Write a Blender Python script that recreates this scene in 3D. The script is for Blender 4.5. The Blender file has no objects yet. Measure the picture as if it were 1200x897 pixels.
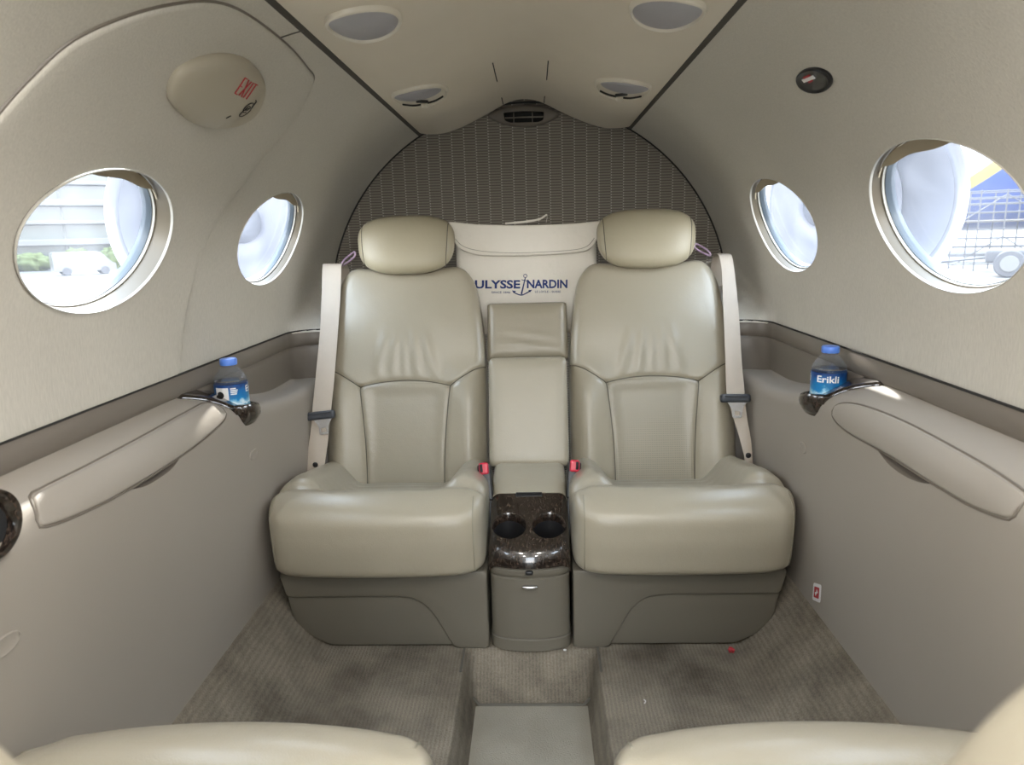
import bpy, bmesh, math, random
import numpy as np
from mathutils import Vector, Matrix
from mathutils.geometry import delaunay_2d_cdt
random.seed(4); rng = np.random.default_rng(4)
C = bpy.context.scene.collection
SC = bpy.context.scene
PI = math.pi

# ------------------------------------------------------------------ camera
F = 800.0; CX, CY = 600.0, 448.5
CAM = np.array([0.024, 0.0, 0.95])
def cam_basis(vp=(625.5, 279.0), roll=1.1):
    rr = math.radians(roll)
    d = np.array([vp[0]-CX, -(vp[1]-CY), F]); d /= np.linalg.norm(d)
    up0 = np.array([-math.sin(rr), math.cos(rr), 0.0])
    up = up0 - d*up0.dot(d); up /= np.linalg.norm(up)
    return np.array([np.cross(up, d), d, up])
RM = cam_basis()
def ray(px, py): return RM @ np.array([px-CX, -(py-CY), F])
def at(px, py, X=None, Y=None, Z=None):
    """point of the place that the photograph shows at (px, py), on a plane of known x, y or z"""
    r = ray(px, py)
    if Y is not None: t = (Y-CAM[1])/r[1]
    elif X is not None: t = (X-CAM[0])/r[0]
    else: t = (Z-CAM[2])/r[2]
    return CAM + r*t
cam = bpy.data.cameras.new('camera'); co = bpy.data.objects.new('camera', cam); C.objects.link(co)
M = Matrix(((RM[0,0], RM[0,1], -RM[0,2], CAM[0]), (RM[1,0], RM[1,1], -RM[1,2], CAM[1]), (RM[2,0], RM[2,1], -RM[2,2], CAM[2]), (0,0,0,1)))
co.matrix_world = M
cam.sensor_width = 36; cam.lens = 24; cam.clip_start = 0.02; cam.clip_end = 2000
cam.dof.use_dof = True; cam.dof.focus_distance = 1.75; cam.dof.aperture_fstop = 7
SC.camera = co

# ------------------------------------------------------------------ materials
def new_mat(name):
    m = bpy.data.materials.new(name); m.use_nodes = True
    nt = m.node_tree; b = nt.nodes['Principled BSDF']
    return m, nt, b
def N(nt, t, **kw):
    n = nt.nodes.new(t)
    for k, v in kw.items(): setattr(n, k, v)
    return n
def L(nt, a, b): nt.links.new(a, b)
def math_node(nt, op, a, b=None):
    n = N(nt, 'ShaderNodeMath', operation=op)
    for i, v in enumerate((a, b)):
        if v is None: continue
        if isinstance(v, (int, float)): n.inputs[i].default_value = v
        else: L(nt, v, n.inputs[i])
    return n.outputs[0]
def S(r, g, b):
    f = lambda c: (c/255/12.92) if c/255 <= 0.04045 else ((c/255+0.055)/1.055)**2.4
    return (f(r), f(g), f(b), 1)
def simple(name, col, rough=0.5, metal=0.0, coat=0.0, noise=None, bump=None, spec=0.5, rvar=0.0):
    """noise=(scale, amount); bump=(scale, strength, distance)"""
    m, nt, b = new_mat(name)
    b.inputs['Base Color'].default_value = col; b.inputs['Roughness'].default_value = rough
    b.inputs['Metallic'].default_value = metal; b.inputs['Coat Weight'].default_value = coat
    b.inputs['Coat Roughness'].default_value = 0.05
    b.inputs['Specular IOR Level'].default_value = spec
    tc = N(nt, 'ShaderNodeTexCoord')
    if noise:
        nz = N(nt, 'ShaderNodeTexNoise'); nz.inputs['Scale'].default_value = noise[0]; nz.inputs['Detail'].default_value = 5
        L(nt, tc.outputs['Object'], nz.inputs['Vector'])
        mx = N(nt, 'ShaderNodeMixRGB'); a = noise[1]
        mx.inputs[1].default_value = tuple(c*(1-a) for c in col[:3])+(1,); mx.inputs[2].default_value = tuple(min(1, c*(1+a)) for c in col[:3])+(1,)
        L(nt, nz.outputs['Fac'], mx.inputs[0]); L(nt, mx.outputs[0], b.inputs['Base Color'])
        if rvar:
            mr = N(nt, 'ShaderNodeMapRange'); mr.inputs['To Min'].default_value = rough-rvar; mr.inputs['To Max'].default_value = rough+rvar
            L(nt, nz.outputs['Fac'], mr.inputs['Value']); L(nt, mr.outputs[0], b.inputs['Roughness'])
    if bump:
        nz = N(nt, 'ShaderNodeTexNoise'); nz.inputs['Scale'].default_value = bump[0]; nz.inputs['Detail'].default_value = 3
        L(nt, tc.outputs['Object'], nz.inputs['Vector'])
        bp = N(nt, 'ShaderNodeBump'); bp.inputs['Strength'].default_value = bump[1]; bp.inputs['Distance'].default_value = bump[2]
        L(nt, nz.outputs['Fac'], bp.inputs['Height']); L(nt, bp.outputs[0], b.inputs['Normal'])
    return m

LEA = (0.342, 0.306, 0.234, 1)
def leather(name, perforated=False, col=LEA, rough=0.28):
    m, nt, b = new_mat(name)
    tc = N(nt, 'ShaderNodeTexCoord')
    n1 = N(nt, 'ShaderNodeTexNoise'); n1.inputs['Scale'].default_value = 6; n1.inputs['Detail'].default_value = 6
    L(nt, tc.outputs['Object'], n1.inputs['Vector'])
    mx = N(nt, 'ShaderNodeMixRGB')
    mx.inputs[1].default_value = tuple(c*0.92 for c in col[:3])+(1,); mx.inputs[2].default_value = tuple(c*1.07 for c in col[:3])+(1,)
    L(nt, n1.outputs['Fac'], mx.inputs[0])
    colour = mx.outputs[0]
    v = N(nt, 'ShaderNodeTexVoronoi'); v.inputs['Scale'].default_value = 420
    L(nt, tc.outputs['Object'], v.inputs['Vector'])
    n2 = N(nt, 'ShaderNodeTexNoise'); n2.inputs['Scale'].default_value = 38; n2.inputs['Detail'].default_value = 5
    L(nt, tc.outputs['Object'], n2.inputs['Vector'])
    h = math_node(nt, 'ADD', math_node(nt, 'MULTIPLY', v.outputs['Distance'], 0.25), n2.outputs['Fac'])
    bp = N(nt, 'ShaderNodeBump'); bp.inputs['Strength'].default_value = 0.22; bp.inputs['Distance'].default_value = 0.003
    L(nt, h, bp.inputs['Height']); L(nt, bp.outputs[0], b.inputs['Normal'])
    b.inputs['Roughness'].default_value = rough
    if perforated:                                    # rows of small punched holes
        sx = N(nt, 'ShaderNodeSeparateXYZ'); L(nt, tc.outputs['Object'], sx.inputs[0])
        k = 2*PI/0.0062
        a = math_node(nt, 'SINE', math_node(nt, 'MULTIPLY', sx.outputs['X'], k))
        c = math_node(nt, 'SINE', math_node(nt, 'MULTIPLY', sx.outputs['Z'], k*1.06))
        p = math_node(nt, 'MULTIPLY', math_node(nt, 'ADD', a, 1), math_node(nt, 'ADD', c, 1))
        hole = N(nt, 'ShaderNodeMapRange'); hole.inputs['From Min'].default_value = 1.7; hole.inputs['From Max'].default_value = 3.2
        L(nt, p, hole.inputs['Value'])
        m2 = N(nt, 'ShaderNodeMixRGB'); m2.inputs[2].default_value = tuple(c*0.42 for c in col[:3])+(1,)
        L(nt, hole.outputs[0], m2.inputs[0]); L(nt, colour, m2.inputs[1]); colour = m2.outputs[0]
    L(nt, colour, b.inputs['Base Color'])
    return m
def fabric_liner(name, col):
    m, nt, b = new_mat(name)
    tc = N(nt, 'ShaderNodeTexCoord'); mp = N(nt, 'ShaderNodeMapping'); mp.inputs['Scale'].default_value = (420, 420, 60)
    L(nt, tc.outputs['Object'], mp.inputs[0])
    n1 = N(nt, 'ShaderNodeTexNoise'); n1.inputs['Scale'].default_value = 1; n1.inputs['Detail'].default_value = 2
    L(nt, mp.outputs[0], n1.inputs['Vector'])
    n2 = N(nt, 'ShaderNodeTexNoise'); n2.inputs['Scale'].default_value = 5; L(nt, tc.outputs['Object'], n2.inputs['Vector'])
    f = math_node(nt, 'ADD', math_node(nt, 'MULTIPLY', n1.outputs['Fac'], 0.7), math_node(nt, 'MULTIPLY', n2.outputs['Fac'], 0.3))
    mx = N(nt, 'ShaderNodeMixRGB'); mx.inputs[1].default_value = tuple(c*0.80 for c in col[:3])+(1,); mx.inputs[2].default_value = tuple(c*1.2 for c in col[:3])+(1,)
    L(nt, f, mx.inputs[0]); L(nt, mx.outputs[0], b.inputs['Base Color'])
    bp = N(nt, 'ShaderNodeBump'); bp.inputs['Strength'].default_value = 0.25; bp.inputs['Distance'].default_value = 0.002
    L(nt, n1.outputs['Fac'], bp.inputs['Height']); L(nt, bp.outputs[0], b.inputs['Normal'])
    b.inputs['Roughness'].default_value = 0.85; b.inputs['Specular IOR Level'].default_value = 0.2
    return m
def woven_bulkhead():
    m, nt, b = new_mat('ribbed dark taupe weave')
    tc = N(nt, 'ShaderNodeTexCoord'); s = N(nt, 'ShaderNodeSeparateXYZ'); L(nt, tc.outputs['Object'], s.inputs[0])
    P, Q = 0.0402, 0.0088
    col = math_node(nt, 'FLOOR', math_node(nt, 'DIVIDE', s.outputs['X'], P))
    fx = math_node(nt, 'FRACT', math_node(nt, 'DIVIDE', s.outputs['X'], P))
    odd = math_node(nt, 'MULTIPLY', math_node(nt, 'MODULO', math_node(nt, 'ABSOLUTE', col), 2), 0.5)
    fz = math_node(nt, 'FRACT', math_node(nt, 'ADD', math_node(nt, 'DIVIDE', s.outputs['Z'], Q), odd))
    rib = math_node(nt, 'LESS_THAN', fz, 0.42)                  # dark thread between ribs
    line = math_node(nt, 'LESS_THAN', fx, 0.085)               # light dotted warp
    dash = math_node(nt, 'MULTIPLY', line, math_node(nt, 'GREATER_THAN', fz, 0.45))
    a = N(nt, 'ShaderNodeMixRGB'); a.inputs[1].default_value = (0.27, 0.24, 0.20, 1); a.inputs[2].default_value = (0.145, 0.128, 0.106, 1)
    L(nt, rib, a.inputs[0])
    c = N(nt, 'ShaderNodeMixRGB'); c.inputs[2].default_value = (0.50, 0.47, 0.41, 1); L(nt, dash, c.inputs[0]); L(nt, a.outputs[0], c.inputs[1])
    L(nt, c.outputs[0], b.inputs['Base Color'])
    bp = N(nt, 'ShaderNodeBump'); bp.inputs['Strength'].default_value = 0.5; bp.inputs['Distance'].default_value = 0.002
    L(nt, math_node(nt, 'SUBTRACT', 1, rib), bp.inputs['Height']); L(nt, bp.outputs[0], b.inputs['Normal'])
    b.inputs['Roughness'].default_value = 0.8
    return m
def carpet_mat():
    m, nt, b = new_mat('ribbed taupe carpet')
    tc = N(nt, 'ShaderNodeTexCoord')
    n1 = N(nt, 'ShaderNodeTexNoise'); n1.inputs['Scale'].default_value = 4.5; n1.inputs['Detail'].default_value = 5; n1.inputs['Roughness'].default_value = 0.62
    L(nt, tc.outputs['Object'], n1.inputs['Vector'])
    n2 = N(nt, 'ShaderNodeTexNoise'); n2.inputs['Scale'].default_value = 330; n2.inputs['Detail'].default_value = 2
    L(nt, tc.outputs['Object'], n2.inputs['Vector'])
    s = N(nt, 'ShaderNodeSeparateXYZ'); L(nt, tc.outputs['Object'], s.inputs[0])
    nj = N(nt, 'ShaderNodeTexNoise'); nj.inputs['Scale'].default_value = 14; L(nt, tc.outputs['Object'], nj.inputs['Vector'])
    xw = math_node(nt, 'ADD', s.outputs['X'], math_node(nt, 'MULTIPLY', nj.outputs['Fac'], 0.006))
    rib = math_node(nt, 'MULTIPLY', math_node(nt, 'ADD', math_node(nt, 'SINE', math_node(nt, 'MULTIPLY', xw, 2*PI/0.0082)), 1), 0.5)
    rp = N(nt, 'ShaderNodeValToRGB'); e = rp.color_ramp.elements
    e[0].position = 0.34; e[0].color = (0.090, 0.077, 0.060, 1); e[1].position = 0.60; e[1].color = (0.225, 0.198, 0.156, 1)
    L(nt, n1.outputs['Fac'], rp.inputs[0])
    f = math_node(nt, 'ADD', math_node(nt, 'MULTIPLY', rib, 0.22), math_node(nt, 'MULTIPLY', n2.outputs['Fac'], 1.05))
    mx = N(nt, 'ShaderNodeMixRGB', blend_type='MULTIPLY'); mx.inputs[0].default_value = 1
    mr = N(nt, 'ShaderNodeMapRange'); mr.inputs['From Max'].default_value = 1.2; mr.inputs['To Min'].default_value = 0.5; mr.inputs['To Max'].default_value = 1.5
    L(nt, f, mr.inputs['Value']); L(nt, rp.outputs[0], mx.inputs[1]); L(nt, mr.outputs[0], mx.inputs[2]); L(nt, mx.outputs[0], b.inputs['Base Color'])
    bp = N(nt, 'ShaderNodeBump'); bp.inputs['Strength'].default_value = 0.7; bp.inputs['Distance'].default_value = 0.004
    L(nt, f, bp.inputs['Height']); L(nt, bp.outputs[0], b.inputs['Normal'])
    b.inputs['Roughness'].default_value = 0.95; b.inputs['Specular IOR Level'].default_value = 0.1
    return m
def burl_mat():
    m, nt, b = new_mat('polished dark burl veneer')
    tc = N(nt, 'ShaderNodeTexCoord'); mp = N(nt, 'ShaderNodeMapping'); mp.inputs['Scale'].default_value = (300, 105, 105)
    L(nt, tc.outputs['Object'], mp.inputs[0])
    n1 = N(nt, 'ShaderNodeTexNoise'); n1.inputs['Scale'].default_value = 1; n1.inputs['Detail'].default_value = 4; n1.inputs['Distortion'].default_value = 1.2
    L(nt, mp.outputs[0], n1.inputs['Vector'])
    rp = N(nt, 'ShaderNodeValToRGB'); e = rp.color_ramp.elements
    e[0].position = 0.44; e[0].color = (0.005, 0.0035, 0.003, 1); e[1].position = 0.66; e[1].color = (0.06, 0.04, 0.029, 1)
    L(nt, n1.outputs['Fac'], rp.inputs[0]); L(nt, rp.outputs[0], b.inputs['Base Color'])
    b.inputs['Roughness'].default_value = 0.22; b.inputs['Coat Weight'].default_value = 1; b.inputs['Coat Roughness'].default_value = 0.03
    return m
def glass_mat(name, tint=(1, 1, 1, 1), haze=0.0):
    m = bpy.data.materials.new(name); m.use_nodes = True; nt = m.node_tree
    for n in list(nt.nodes): nt.nodes.remove(n)
    o = N(nt, 'ShaderNodeOutputMaterial'); t = N(nt, 'ShaderNodeBsdfTransparent'); t.inputs[0].default_value = tint
    g = N(nt, 'ShaderNodeBsdfGlossy'); g.inputs['Roughness'].default_value = 0.03
    fr = N(nt, 'ShaderNodeLayerWeight'); fr.inputs[0].default_value = 0.3
    fac = math_node(nt, 'ADD', 0.03, math_node(nt, 'MULTIPLY', math_node(nt, 'POWER', fr.outputs['Facing'], 4), 0.35))
    mx = N(nt, 'ShaderNodeMixShader'); L(nt, fac, mx.inputs[0]); L(nt, t.outputs[0], mx.inputs[1]); L(nt, g.outputs[0], mx.inputs[2])
    out = mx.outputs[0]
    if haze:
        d = N(nt, 'ShaderNodeBsdfTranslucent'); d.inputs[0].default_value = (0.9, 0.92, 1, 1)
        tc = N(nt, 'ShaderNodeTexCoord'); nz = N(nt, 'ShaderNodeTexNoise'); nz.inputs['Scale'].default_value = 9; L(nt, tc.outputs['Object'], nz.inputs['Vector'])
        m2 = N(nt, 'ShaderNodeMixShader'); L(nt, math_node(nt, 'MULTIPLY', nz.outputs['Fac'], haze*2), m2.inputs[0]); L(nt, out, m2.inputs[1]); L(nt, d.outputs[0], m2.inputs[2]); out = m2.outputs[0]
    L(nt, out, o.inputs[0])
    return m

LINER = (0.55, 0.522, 0.462, 1)
MT = {
 'leather': leather('pearl beige leather'),
 'leather_perf': leather('perforated pearl beige leather', True),
 'leather_worn': leather('worn olive beige leather', col=(0.285, 0.25, 0.185, 1), rough=0.33),
 'leather_tan': leather('tan beige leather', col=(0.36, 0.32, 0.225, 1), rough=0.42),
 'seam': simple('seam thread', (0.11, 0.10, 0.075, 1), 0.7),
 'piping': simple('leather piping', (0.27, 0.25, 0.19, 1), 0.45),
 'liner': fabric_liner('woven beige wall fabric', LINER),
 'head': simple('smooth headliner vinyl', (0.70, 0.635, 0.53, 1), 0.6, noise=(7, 0.05), bump=(300, 0.08, 0.001)),
 'gap': simple('black gap', (0.02, 0.019, 0.017, 1), 0.8),
 'edge': simple('dark taupe joint strip', (0.065, 0.058, 0.049, 1), 0.8),
 'gasket': simple('dark joint strip', (0.10, 0.092, 0.075, 1), 0.7),
 'panel': simple('warm grey side panel vinyl', (0.315, 0.282, 0.242, 1), 0.52, noise=(5, 0.05), bump=(500, 0.06, 0.001), rvar=0.05),
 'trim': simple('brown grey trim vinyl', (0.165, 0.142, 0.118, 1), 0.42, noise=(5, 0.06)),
 'base': simple('olive grey seat base plastic', (0.135, 0.122, 0.095, 1), 0.5, noise=(6, 0.05), bump=(400, 0.06, 0.001)),
 'bulk': woven_bulkhead(), 'carpet': carpet_mat(), 'burl': burl_mat(),
 'chan': None,
 'black': simple('black plastic', (0.012, 0.012, 0.013, 1), 0.35),
 'blackrough': simple('matt black rubber', (0.01, 0.01, 0.011, 1), 0.8),
 'dkgrey': simple('dark blue grey plastic', (0.045, 0.05, 0.06, 1), 0.4),
 'chrome': simple('brushed metal', (0.62, 0.62, 0.62, 1), 0.25, 1.0),
 'red': simple('red plastic', (0.55, 0.02, 0.05, 1), 0.3, coat=0.4),
 'belt': simple('beige webbing', (0.48, 0.42, 0.35, 1), 0.6, noise=(40, 0.05), bump=(900, 0.2, 0.001)),
 'lilac': simple('anodised lilac metal', (0.45, 0.33, 0.45, 1), 0.3, 0.6),
 'canvas': simple('cream canvas', (0.78, 0.735, 0.65, 1), 0.85, noise=(12, 0.05), bump=(70, 0.35, 0.004)),
 'stitch': simple('grey beige stitching', (0.34, 0.31, 0.25, 1), 0.8),
 'navy': simple('navy print', (0.012, 0.035, 0.16, 1), 0.7),
 'lens': simple('frosted lamp lens', (0.36, 0.355, 0.385, 1), 0.35, noise=(30, 0.06)),
 'cream': simple('cream plastic', (0.72, 0.67, 0.57, 1), 0.4),
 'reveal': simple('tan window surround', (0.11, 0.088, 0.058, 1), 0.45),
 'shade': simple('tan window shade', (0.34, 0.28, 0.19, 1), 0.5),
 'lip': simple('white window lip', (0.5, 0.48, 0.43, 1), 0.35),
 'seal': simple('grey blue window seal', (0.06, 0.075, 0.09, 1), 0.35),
 'pane': glass_mat('acrylic window pane', (0.97, 0.985, 1, 1), 0.04),
 'exitred': simple('red print', (0.42, 0.03, 0.04, 1), 0.6),
 'blkprint': simple('black print', (0.02, 0.02, 0.02, 1), 0.6),
 'dome': simple('tan moulded cover', (0.40, 0.36, 0.28, 1), 0.35),
 'white': simple('white plastic', (0.8, 0.8, 0.8, 1), 0.5),
 'cap': simple('cornflower blue cap', (0.10, 0.24, 0.75, 1), 0.35),
}

# ------------------------------------------------------------------ building helpers
LOC = {}
def link(o): C.objects.link(o); return o
def tag(o, label=None, cat=None, group=None, kind=None):
    if label: o['label'] = label
    if cat: o['category'] = cat
    if group: o['group'] = group
    if kind: o['kind'] = kind
    return o
def thing(name, loc, label, cat, group=None):
    o = link(bpy.data.objects.new(name, None)); o.location = loc; o.empty_display_size = 0.05
    LOC[o.name] = np.array(loc, float)
    return tag(o, label, cat, group)
def mk(name, V, Fc, mat, parent=None, smooth=True, angle=40, kind=None):
    """one mesh object; V in world coordinates"""
    V = np.asarray(V, float)
    base = LOC[parent.name] if parent is not None else np.zeros(3)
    me = bpy.data.meshes.new(name); me.from_pydata((V-base).tolist(), [], [tuple(int(i) for i in f) for f in Fc]); me.update()
    bm = bmesh.new(); bm.from_mesh(me); bmesh.ops.recalc_face_normals(bm, faces=bm.faces); bm.to_mesh(me); bm.free()
    o = link(bpy.data.objects.new(name, me)); me.materials.append(mat)
    if smooth:
        me.polygons.foreach_set('use_smooth', [True]*len(me.polygons))
        if angle: me.set_sharp_from_angle(angle=math.radians(angle))
    if parent is not None: o.parent = parent
    LOC[o.name] = base
    if kind: o['kind'] = kind
    return o
class MB:
    """collects shapes that make up ONE part"""
    def __init__(s): s.V = []; s.F = []
    def add(s, V, Fc):
        n = len(s.V); s.V += [tuple(v) for v in V]; s.F += [tuple(int(i)+n for i in f) for f in Fc]; return s
    def build(s, name, mat, parent=None, **k): return mk(name, s.V, s.F, mat, parent, **k)
def grid_faces(nu, nv, close_u=False, close_v=False):
    Fc = []
    for i in range(nu if close_u else nu-1):
        for j in range(nv if close_v else nv-1):
            a = i*nv+j; b = ((i+1) % nu)*nv+j; c = ((i+1) % nu)*nv+(j+1) % nv; d = i*nv+(j+1) % nv
            Fc.append((a, b, c, d))
    return Fc
def tube(P, r, n=8, closed=False, caps=True):
    P = np.asarray(P, float); m = len(P)
    if np.isscalar(r): r = [r]*m
    T = np.gradient(P, axis=0) if not closed else (np.roll(P, -1, 0)-np.roll(P, 1, 0))
    T /= np.linalg.norm(T, axis=1)[:, None]+1e-12
    up = np.array([0, 0, 1.0]) if abs(T[0][2]) < 0.9 else np.array([1.0, 0, 0])
    V = []; nrm = up-T[0]*up.dot(T[0]); nrm /= np.linalg.norm(nrm)
    for i in range(m):
        nrm = nrm-T[i]*nrm.dot(T[i]); nrm /= np.linalg.norm(nrm)+1e-12; b = np.cross(T[i], nrm)
        for k in range(n):
            a = 2*PI*k/n; V.append(P[i]+r[i]*(math.cos(a)*nrm+math.sin(a)*b))
    Fc = grid_faces(m, n, closed, True)
    if caps and not closed: Fc += [tuple(range(n)), tuple((m-1)*n+k for k in range(n))]
    return V, Fc
def lathe(prof, centre, n=40):
    V = []; c = np.asarray(centre, float)
    for (r, z) in prof:
        for k in range(n):
            a = 2*PI*k/n; V.append(c+np.array([r*math.cos(a), r*math.sin(a), z]))
    return V, grid_faces(len(prof), n, False, True)
def box(c, s, rot=None, bev=0.0):
    """box with chamfered/rounded edges"""
    return rbox(c, s, bev if bev else min(s)*0.08, 6, rot)
def cube_grid(n):
    idx = {}; V = []; Fc = []
    def vid(p):
        k = tuple(np.round(p, 6))
        if k not in idx: idx[k] = len(V); V.append(p)
        return idx[k]
    t = np.linspace(-1, 1, n+1)
    for ax in range(3):
        for sg in (-1, 1):
            a1, a2 = (ax+1) % 3, (ax+2) % 3
            g = np.zeros((n+1, n+1), int)
            for i in range(n+1):
                for j in range(n+1):
                    p = np.zeros(3); p[ax] = sg; p[a1] = t[i]; p[a2] = t[j]; g[i, j] = vid(p)
            for i in range(n):
                for j in range(n):
                    f = (g[i, j], g[i+1, j], g[i+1, j+1], g[i, j+1]); Fc.append(f if sg > 0 else f[::-1])
    return np.array(V), Fc
_CG = {}
def cg(n):
    if n not in _CG: _CG[n] = cube_grid(n)
    return _CG[n]
def rbox(c, s, r, n=8, rot=None):
    V, Fc = cg(n); h = np.array(s)/2.0; r = min(r, h.min()*0.999)
    # spread the grid so that the rounded edges get their own rows
    m = max(2, n//4); P = np.zeros_like(V)
    for ax in range(3):
        k = np.round((V[:, ax]+1)/2*n).astype(int); tab = np.zeros(n+1)
        for q in range(n+1):
            if q < m: tab[q] = -h[ax]+r*q/m
            elif q > n-m: tab[q] = h[ax]-r*(n-q)/m
            else: tab[q] = -(h[ax]-r)+2*(h[ax]-r)*(q-m)/max(1, n-2*m)
        P[:, ax] = tab[k]
    inner = np.clip(P, -(h-r), h-r); d = P-inner; ln = np.linalg.norm(d, axis=1)
    P = np.where(ln[:, None] > 1e-9, inner+d/np.maximum(ln, 1e-9)[:, None]*r, P)
    if rot is not None: P = P @ np.array(rot).T
    return P+np.array(c), Fc
def rotx(a): c, s = math.cos(a), math.sin(a); return np.array([[1,0,0],[0,c,-s],[0,s,c]])
def roty(a): c, s = math.cos(a), math.sin(a); return np.array([[c,0,s],[0,1,0],[-s,0,c]])
def rotz(a): c, s = math.cos(a), math.sin(a); return np.array([[c,-s,0],[s,c,0],[0,0,1]])
def squad(n, half, e):
    """superquadric cushion on a cube grid, before any shaping"""
    V, Fc = cg(n); V = np.sin(V*PI/2*0.92)/math.sin(PI/2*0.92)
    k = (np.abs(V)**e).sum(1)**(1/e)
    return V/k[:, None]*np.array(half), Fc
def smooth(a, b, x): t = np.clip((x-a)/(b-a), 0, 1); return t*t*(3-2*t)
def resample(P, step, closed=False):
    P = np.asarray(P, float)
    if closed: P = np.vstack([P, P[:1]])
    d = np.linalg.norm(np.diff(P, axis=0), axis=1); s = np.r_[0, np.cumsum(d)]
    n = max(2, int(round(s[-1]/step))+1); t = np.linspace(0, s[-1], n)
    Q = np.column_stack([np.interp(t, s, P[:, i]) for i in range(P.shape[1])])
    return Q[:-1] if closed else Q
def spline(P, n=12, closed=False):
    """Catmull-Rom through P"""
    P = np.asarray(P, float); m = len(P); out = []
    for i in range(m if closed else m-1):
        g = lambda k: P[k % m] if closed else P[min(max(k, 0), m-1)]
        p0, p1, p2, p3 = g(i-1), g(i), g(i+1), g(i+2)
        for t in np.linspace(0, 1, n, endpoint=False):
            out.append(0.5*((2*p1)+(-p0+p2)*t+(2*p0-5*p1+4*p2-p3)*t*t+(-p0+3*p1-3*p2+p3)*t**3))
    if not closed: out.append(P[-1])
    return np.array(out)
def round_poly(P, r, n=6):
    """closed polygon with rounded corners; r a number or one per corner"""
    P = np.asarray(P, float); m = len(P); out = []
    if np.isscalar(r): r = [r]*m
    for i in range(m):
        a, b, c = P[i-1], P[i], P[(i+1) % m]; u = a-b; w = c-b; lu, lw = np.linalg.norm(u), np.linalg.norm(w)
        if r[i] <= 0: out.append(b); continue
        d = min(r[i], lu*0.49, lw*0.49); s = b+u/lu*d; e = b+w/lw*d
        for t in np.linspace(0, 1, n): out.append((1-t)**2*s+2*t*(1-t)*b+t*t*e)
    return np.array(out)
def ellipse(c, a, b, n=64, rot=0):
    t = np.linspace(0, 2*PI, n, endpoint=False); x = a*np.cos(t); y = b*np.sin(t); k, s = math.cos(rot), math.sin(rot)
    return np.column_stack([c[0]+x*k-y*s, c[1]+x*s+y*k])
def inside(P, poly):
    x, y = P[:, 0], P[:, 1]; r = np.zeros(len(P), bool); n = len(poly)
    for i in range(n):
        x1, y1 = poly[i]; x2, y2 = poly[(i+1) % n]
        if y1 == y2: continue
        c = ((y1 > y) != (y2 > y)) & (x < (x2-x1)*(y-y1)/(y2-y1)+x1); r ^= c
    return r
def pdist(P, line, closed=False):
    P = np.asarray(P, float); A = np.asarray(line, float); B = np.roll(A, -1, 0) if closed else A[1:]; A = A if closed else A[:-1]
    out = np.full(len(P), 1e9)
    for a, b in zip(A, B):
        ab = b-a; l2 = ab.dot(ab)+1e-18; t = np.clip(((P-a)@ab)/l2, 0, 1); out = np.minimum(out, np.hypot(*((P-(a+t[:, None]*ab)).T)))
    return out
def offset_line(P, d, closed=False):
    P = np.asarray(P, float)
    T = (np.roll(P, -1, 0)-np.roll(P, 1, 0)) if closed else np.gradient(P, axis=0)
    T /= np.linalg.norm(T, axis=1)[:, None]+1e-12
    return P+d*np.column_stack([-T[:, 1], T[:, 0]])
def area(P): x, y = P[:, 0], P[:, 1]; return 0.5*np.sum(x*np.roll(y, -1)-np.roll(x, -1)*y)
def cdt(loops, lines, pts):
    V = []; E = []
    for lp in loops:
        n = len(V); m = len(lp); V += [tuple(p) for p in lp]; E += [(n+i, n+(i+1) % m) for i in range(m)]
    for ln in lines:
        n = len(V); m = len(ln); V += [tuple(p) for p in ln]; E += [(n+i, n+i+1) for i in range(m-1)]
    V += [tuple(p) for p in pts]
    ov, oe, of, *_ = delaunay_2d_cdt([Vector((float(a), float(b))) for a, b in V], E, [], 0, 1e-5)
    return np.array([(v.x, v.y) for v in ov]), np.array([tuple(f) for f in of])
def patch(outline, step, holes=(), lines=(), rings=(), extra=None):
    """triangulated region inside outline minus holes -> (uv, tris)"""
    if area(outline) < 0: outline = outline[::-1]
    lo, hi = outline.min(0), outline.max(0)
    gx = np.arange(lo[0]+step/2, hi[0], step); gy = np.arange(lo[1]+step/2, hi[1], step*0.9)
    G = np.array([(x+(step/2 if j % 2 else 0), y) for j, y in enumerate(gy) for x in gx])
    keep = inside(G, outline) & (pdist(G, outline, True) > (max(rings) if len(rings) else 0)+step*0.55)
    for h in holes: keep &= ~inside(G, h) & (pdist(G, h, True) > step*0.5)
    ex = []
    for ln in lines:
        keep &= pdist(G, ln) > step*0.75
        for d in (-0.011, -0.005, 0.005, 0.011):
            q = offset_line(ln, d); q = q[inside(q, outline)]
            if len(q): q = q[pdist(q, outline, True) > 0.006]
            for l2 in lines:
                if len(q): q = q[pdist(q, l2) > 0.0035]
            ex.append(q)
    for d in rings:
        q = offset_line(outline, d, True); q = q[inside(q, outline)]
        q = q[pdist(q, outline, True) > d*0.9]
        for l2 in lines:
            if len(q): q = q[pdist(q, l2) > 0.004]
        ex.append(q)
    if extra is not None: ex.append(np.asarray(extra))
    pts = np.vstack([G[keep]]+[e for e in ex if len(e)]) if len(ex) else G[keep]
    uv, T = cdt([outline]+list(holes), list(lines), pts)
    c = uv[T].mean(1); ok = inside(c, outline)
    for h in holes: ok &= ~inside(c, h)
    return uv, T[ok], outline
def compact(V, T):
    used = np.unique(T); m = -np.ones(len(V), int); m[used] = np.arange(len(used)); return V[used], m[T]
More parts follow.
